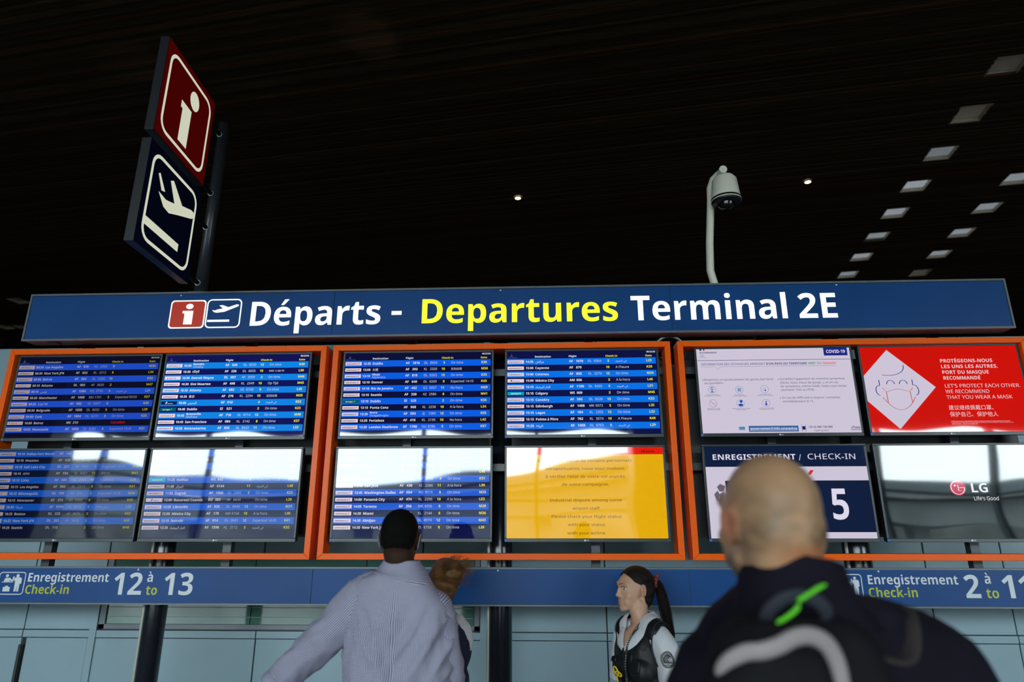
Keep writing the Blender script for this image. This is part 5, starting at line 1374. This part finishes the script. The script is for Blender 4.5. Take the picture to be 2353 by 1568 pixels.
    def ring(r0, r1, m_, d, n=40):
        P = [(r0 * math.cos(2 * math.pi * k / n), r0 * 1.12 * math.sin(2 * math.pi * k / n)) for k in range(n)] + [(r1 * math.cos(2 * math.pi * k / n), r1 * 1.12 * math.sin(2 * math.pi * k / n)) for k in range(n)]
        b.flat(P, [(k, (k + 1) % n, n + (k + 1) % n, n + k) for k in range(n)], m_, d)
    for j in range(6): ring(.033 * j / 6 + 1e-4, .033 * (j + 1) / 6, bk, .002)
    ring(.0305, .0325, gy2, .0026); ring(.0215, .0228, wh2, .0026)
    for k in range(26):
        a = math.radians(60 + 240 / 26 * k); u, v = .0268 * math.cos(a), .030 * math.sin(a)
        b.disc(u, v, .0013, wh2, .003, 6)
    b.disc(-.005, .004, .010, gy2, .0028, 20, ry=.013); b.poly([(-.014, -.004), (-.004, -.010), (.004, -.002), (.002, .012), (-.008, .016)], gy2, .0029)
    for k in range(5):
        a = math.radians(72 * k + 30); b.poly([(.012, .0), (.012 + .009 * math.cos(a - .3), .009 * math.sin(a - .3)), (.012 + .011 * math.cos(a), .011 * math.sin(a)), (.012 + .009 * math.cos(a + .3), .009 * math.sin(a + .3))], wh2, .003)
    for k in range(6): b.rect(-.015 + .006 * k, -.020, -.0115 + .006 * k, -.0165, wh2, .003)
    b.build('sleeve_badge', so)
    trousers(r, 1.55, mat('black_trousers', (.012, .012, .014), rough=.8), w=.85)
build_guard()

# ---- bald man with backpack, close to the camera
def at_d(px, py, dep): return CAM + (FW + RT * (px - 1176.5) / F - UP * (py - 784) / F) * dep
def build_bald_man():
    org = (.497, -2.64, 0)
    r = empty('person', org, 'bald man in dark navy jacket seen from behind, head turned to the side', 'person')
    HS = 1.05
    HC = np.array((-.098, -.090, 1.722)); HR = Rz(math.radians(13)) @ Rx(.08)
    shL, shR = (-.215, 0, 1.470), (.215, 0, 1.465)
    C = Clay()
    C, f = figure_clay(1.84, HC, HR, shL, shR, (-.27, .0, 1.19), (-.21, .20, 1.06), (.275, .0, 1.17), (.23, .20, 1.02), ((.1, .9, .1), (1, 0, -.2), .7), ((-.1, .9, 0), (-1, 0, -.2), .7), neck=(-.045, -.035, 1.585), fy=.05)
    e = lambda q, rr: C.ell(HC + HR @ np.array(q), rr, HR)
    e((0, -.018, .030), (.0765, .0945, .0905)); e((0, -.050, -.010), (.0725, .0620, .072)); e((0, -.050, -.055), (.064, .053, .058))
    a = HC + HR @ np.array((0, -.045, -.05)); b_ = np.array((-.058, -.060, 1.560))
    for t in np.linspace(0, 1, 6): C.ell(a * (1 - t) + b_ * t, (.064 + .008 * t, .058 + .010 * t, .04))
    V, Fs = C.fuse(.0058, 4); L_ = (V - HC) @ HR
    hand = (np.linalg.norm(V - np.array((-.21, .20, 1.06)), axis=1) < .2) | (np.linalg.norm(V - np.array((.23, .20, 1.02)), axis=1) < .2)
    V = tuck(V, Fs, np.clip((V[:, 2] - 1.59) / .03, 0, 1) + hand * (V[:, 2] < 1.5), .03)
    base = np.array((.47, .262, .145)); sk = np.tile(base, (len(V), 1))
    nz = vnoise(L_, (16, 16, 26), 2); n2 = vnoise(L_, (45, 45, 60), 7)
    def blend(w, c):
        nonlocal sk
        w = np.clip(w, 0, 1)[:, None]; sk = sk * (1 - w) + w * np.array(c)
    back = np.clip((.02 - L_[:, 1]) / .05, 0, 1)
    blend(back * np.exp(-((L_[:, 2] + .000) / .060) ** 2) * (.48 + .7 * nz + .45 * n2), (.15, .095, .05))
    blend(G((.035, -.085, -.020), (.030, .04, .020))(L_) * (.75 + n2), (.07, .045, .028))
    blend(G((.055, -.030, .085), (.035, .06, .035))(L_) * (.45 + nz), (.17, .10, .055))
    blend(sum(G((q * .082, -.012, -.004), (.016, .026, .036))(L_) for q in (-1, 1)) * .85, (.42, .115, .06))
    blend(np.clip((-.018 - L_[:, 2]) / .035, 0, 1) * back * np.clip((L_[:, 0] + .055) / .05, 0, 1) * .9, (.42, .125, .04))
    blend(np.clip((-.050 - L_[:, 2]) / .02, 0, 1) * np.clip((L_[:, 1] - .014) / .02, 0, 1) * .8, (.07, .05, .035))
    blend(np.clip(nz, 0, 1) * .3, (.50, .31, .17))
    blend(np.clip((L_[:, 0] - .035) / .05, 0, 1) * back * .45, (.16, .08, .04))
    mesh_part('body', V, Fs, mat('tanned_skin', (.45, .28, .16), rough=.45, spec=.35, attr='tint', sss=.05, bump=.04, bscale=120), r, tint=sk)
    for q in (-1, 1):
        e = MB(); e.add(ICO[0] * .0112 + (HC + HR @ np.array((q * .031, .0710, .006))), ICO[1], _m['eye_white']); eo = e.build('eye', r, smooth=True)
        e = MB(); e.add(ICO[0] * .0055 + (HC + HR @ np.array((q * .031, .0785, .006))), ICO[1], _m['iris']); e.build('iris', eo, smooth=True)
    jm = mat('navy_black_jacket', (.0060, .0042, .0115), rough=.85, spec=.2, var=.35, scale=12)
    rings = [(0, 0, .86, .205, .140), (0, 0, 1.0, .212, .142), (0, 0, 1.15, .232, .145), (.01, 0, 1.30, .242, .148), (.012, -.005, 1.40, .242, .145), (.012, -.010, 1.46, .238, .136), (.006, -.015, 1.505, .228, .130),
             (-.004, -.020, 1.540, .208, .122), (-.020, -.030, 1.568, .175, .110), (-.042, -.055, 1.592, .125, .110), (-.060, -.085, 1.612, .095, .092)]
    V, Fs, uv = loft(resample(rings, 60), 72, power=2.4); V = folds(V, Fs, .007, [(8, 8, 4, 1), (4, 4, 9, .6)], 5); Vc, Fc = closed(V, Fs, .005); mesh_part('jacket', Vc, Fc, jm, r)
    for p, rd, s in (([(-.10, -.01, 1.495), (-.170, -.005, 1.462), (-.214, .0, 1.37), (-.238, .01, 1.22), (-.262, .06, 1.15), (-.215, .18, 1.08)], [.080, .084, .076, .070, .066, .052], 2),
                     ([(.11, -.01, 1.500), (.190, -.005, 1.462), (.242, .0, 1.36), (.280, .01, 1.20), (.273, .06, 1.13), (.240, .18, 1.04)], [.080, .086, .078, .072, .066, .052], 6)):
        V, Fs, uv = sleeve(p, rd, 32, 50); V = folds(V, Fs, .007, [(8, 8, 12, 1)], s); Vc, Fc = closed(V, Fs, .004); mesh_part('jacket_sleeve', Vc, Fc, jm, r)
    cx, cy_ = -.074, -.104
    R_ = [(cx + .014, cy_ + .03, 1.570, .135, .118), (cx + .006, cy_ + .01, 1.605, .108, .104), (cx, cy_, 1.648, .090, .090), (cx, cy_, 1.662, .087, .087), (cx, cy_, 1.668, .083, .083), (cx, cy_, 1.658, .080, .080), (cx, cy_, 1.60, .078, .078)]
    V, Fs, uv = loft(resample(R_, 24), 60, power=2.1); V[:, 2] -= .060 * np.clip((V[:, 1] - cy_) / .08, -.2, 1) + .02 * np.clip(np.abs(V[:, 0] - cx) / .08, 0, 1); V = folds(V, Fs, .003, [(12, 12, 6, 1)], 5); V[:, 2] -= .010; mesh_part('jacket_collar', V, Fs, jm, r)
    trousers(r, 1.84, mat('charcoal_trousers', (.02, .02, .022), rough=.85), fy=.05)
    # the backpack: a thing of its own, hanging on his shoulders
    top = at_y(1812, 1412, -2.865)
    bo = np.array((top[0], -2.865, top[2] - .437))
    bp = empty('backpack', tuple(bo), 'dark grey backpack with pale curved band and bright green cords, on the bald man', 'backpack')
    gm_ = mat('backpack_charcoal', (.0085, .008, .010), rough=.85, spec=.15, var=.3, scale=25, bump=.1, bscale=150)
    pale = mat('backpack_pale_band', (.33, .28, .285), rough=.7, var=.15); strapm = mat('backpack_strap', (.034, .024, .025), rough=.85, var=.25); grn = mat('green_cord', (.12, .66, .01), rough=.4)
    rings = [(0, 0, z - 1.08, .150 * (1 - .55 * max(0, (z - 1.08) / .43 - .45) ** 1.4) * k, .085 * (1 - .9 * max(0, (z - 1.08) / .43 - .55) ** 1.5) * k) for z, k in ((1.085, .70), (1.095, .90), (1.13, 1), (1.22, 1), (1.32, 1), (1.40, 1), (1.46, .97), (1.495, .86), (1.512, .62), (1.517, .25))]
    V, Fs, uv = loft(resample(rings, 50), 60, power=3.0); V = folds(V, Fs, .004, [(8, 8, 8, 1)], 3)
    mesh_part('pack_body', V, Fs, gm_, bp)
    C = Clay(); C.ell((0, -.070, .165), (.110, .035, .150)); V, Fs = C.fuse(.008, 3); mesh_part('front_pocket', V, Fs, gm_, bp)
    def surf(px, py, yw, lift=0): return at_y(px, py, yw - lift) - bo
    yb = bo[1] - .075
    def band(P, w_, nm):
        P = [tuple(surf(x, y, yb - q)) for x, y, q in P]; P = resample(P, 44); V, Fs, _ = sweep(P, [(w_ * (1 - abs(i / 21.5 - 1) ** 6 * .7), .008) for i in range(44)], 12, True, up0=(0, 1, 0)); mesh_part(nm, V, Fs, pale, bp)
    band([(1648, 1545, .000), (1672, 1520, .012), (1712, 1500, .022), (1752, 1496, .028), (1790, 1484, .030), (1825, 1466, .030), (1862, 1462, .028), (1898, 1480, .020), (1922, 1520, .010), (1936, 1575, .004), (1944, 1650, .0)], .0125, 'pale_band')
    V, Fs, _ = sweep(resample([(-.038, -.01, .415), (-.042, -.035, .442), (-.016, -.045, .464), (.020, -.045, .464), (.044, -.035, .442), (.038, -.01, .415)], 30), [(.011, .004)] * 30, 10, True); mesh_part('haul_loop', V, Fs, mat('loop_grey', (.028, .031, .042), rough=.7, spec=.2), bp)
    A = np.array(org) - bo
    for q in (-1, 1):
        P = [(q * .045, .030, .410), tuple(A + (q * .095 - .04, -.155, 1.510)), tuple(A + (q * .120 - .02, -.100, 1.562)), tuple(A + (q * .140 - .005, .03, 1.560)), tuple(A + (q * .168, .115, 1.49)), tuple(A + (q * .165, .160, 1.38)), tuple(A + (q * .185, .15, 1.22))]
        P = resample(P, 44); V, Fs, _ = sweep(P, [(.030, .007)] * 44, 12, True, up0=(0, 0, 1)); mesh_part('shoulder_strap', V, Fs, strapm, bp)
    def cord(P):
        P = [tuple(surf(x, y, bo[1] - .055)) for x, y in P]; P = resample(P, 24); V, Fs, _ = sweep(P, [.0033 if 2 < i < 20 else .0020 for i in range(24)], 10, True); mesh_part('green_cord_pull', V, Fs, grn, bp)
    cord([(1898, 1344), (1880, 1352), (1858, 1366), (1838, 1378), (1832, 1381)])
    cord([(1836, 1388), (1829, 1402), (1812, 1416), (1796, 1426), (1784, 1432)])
build_bald_man()
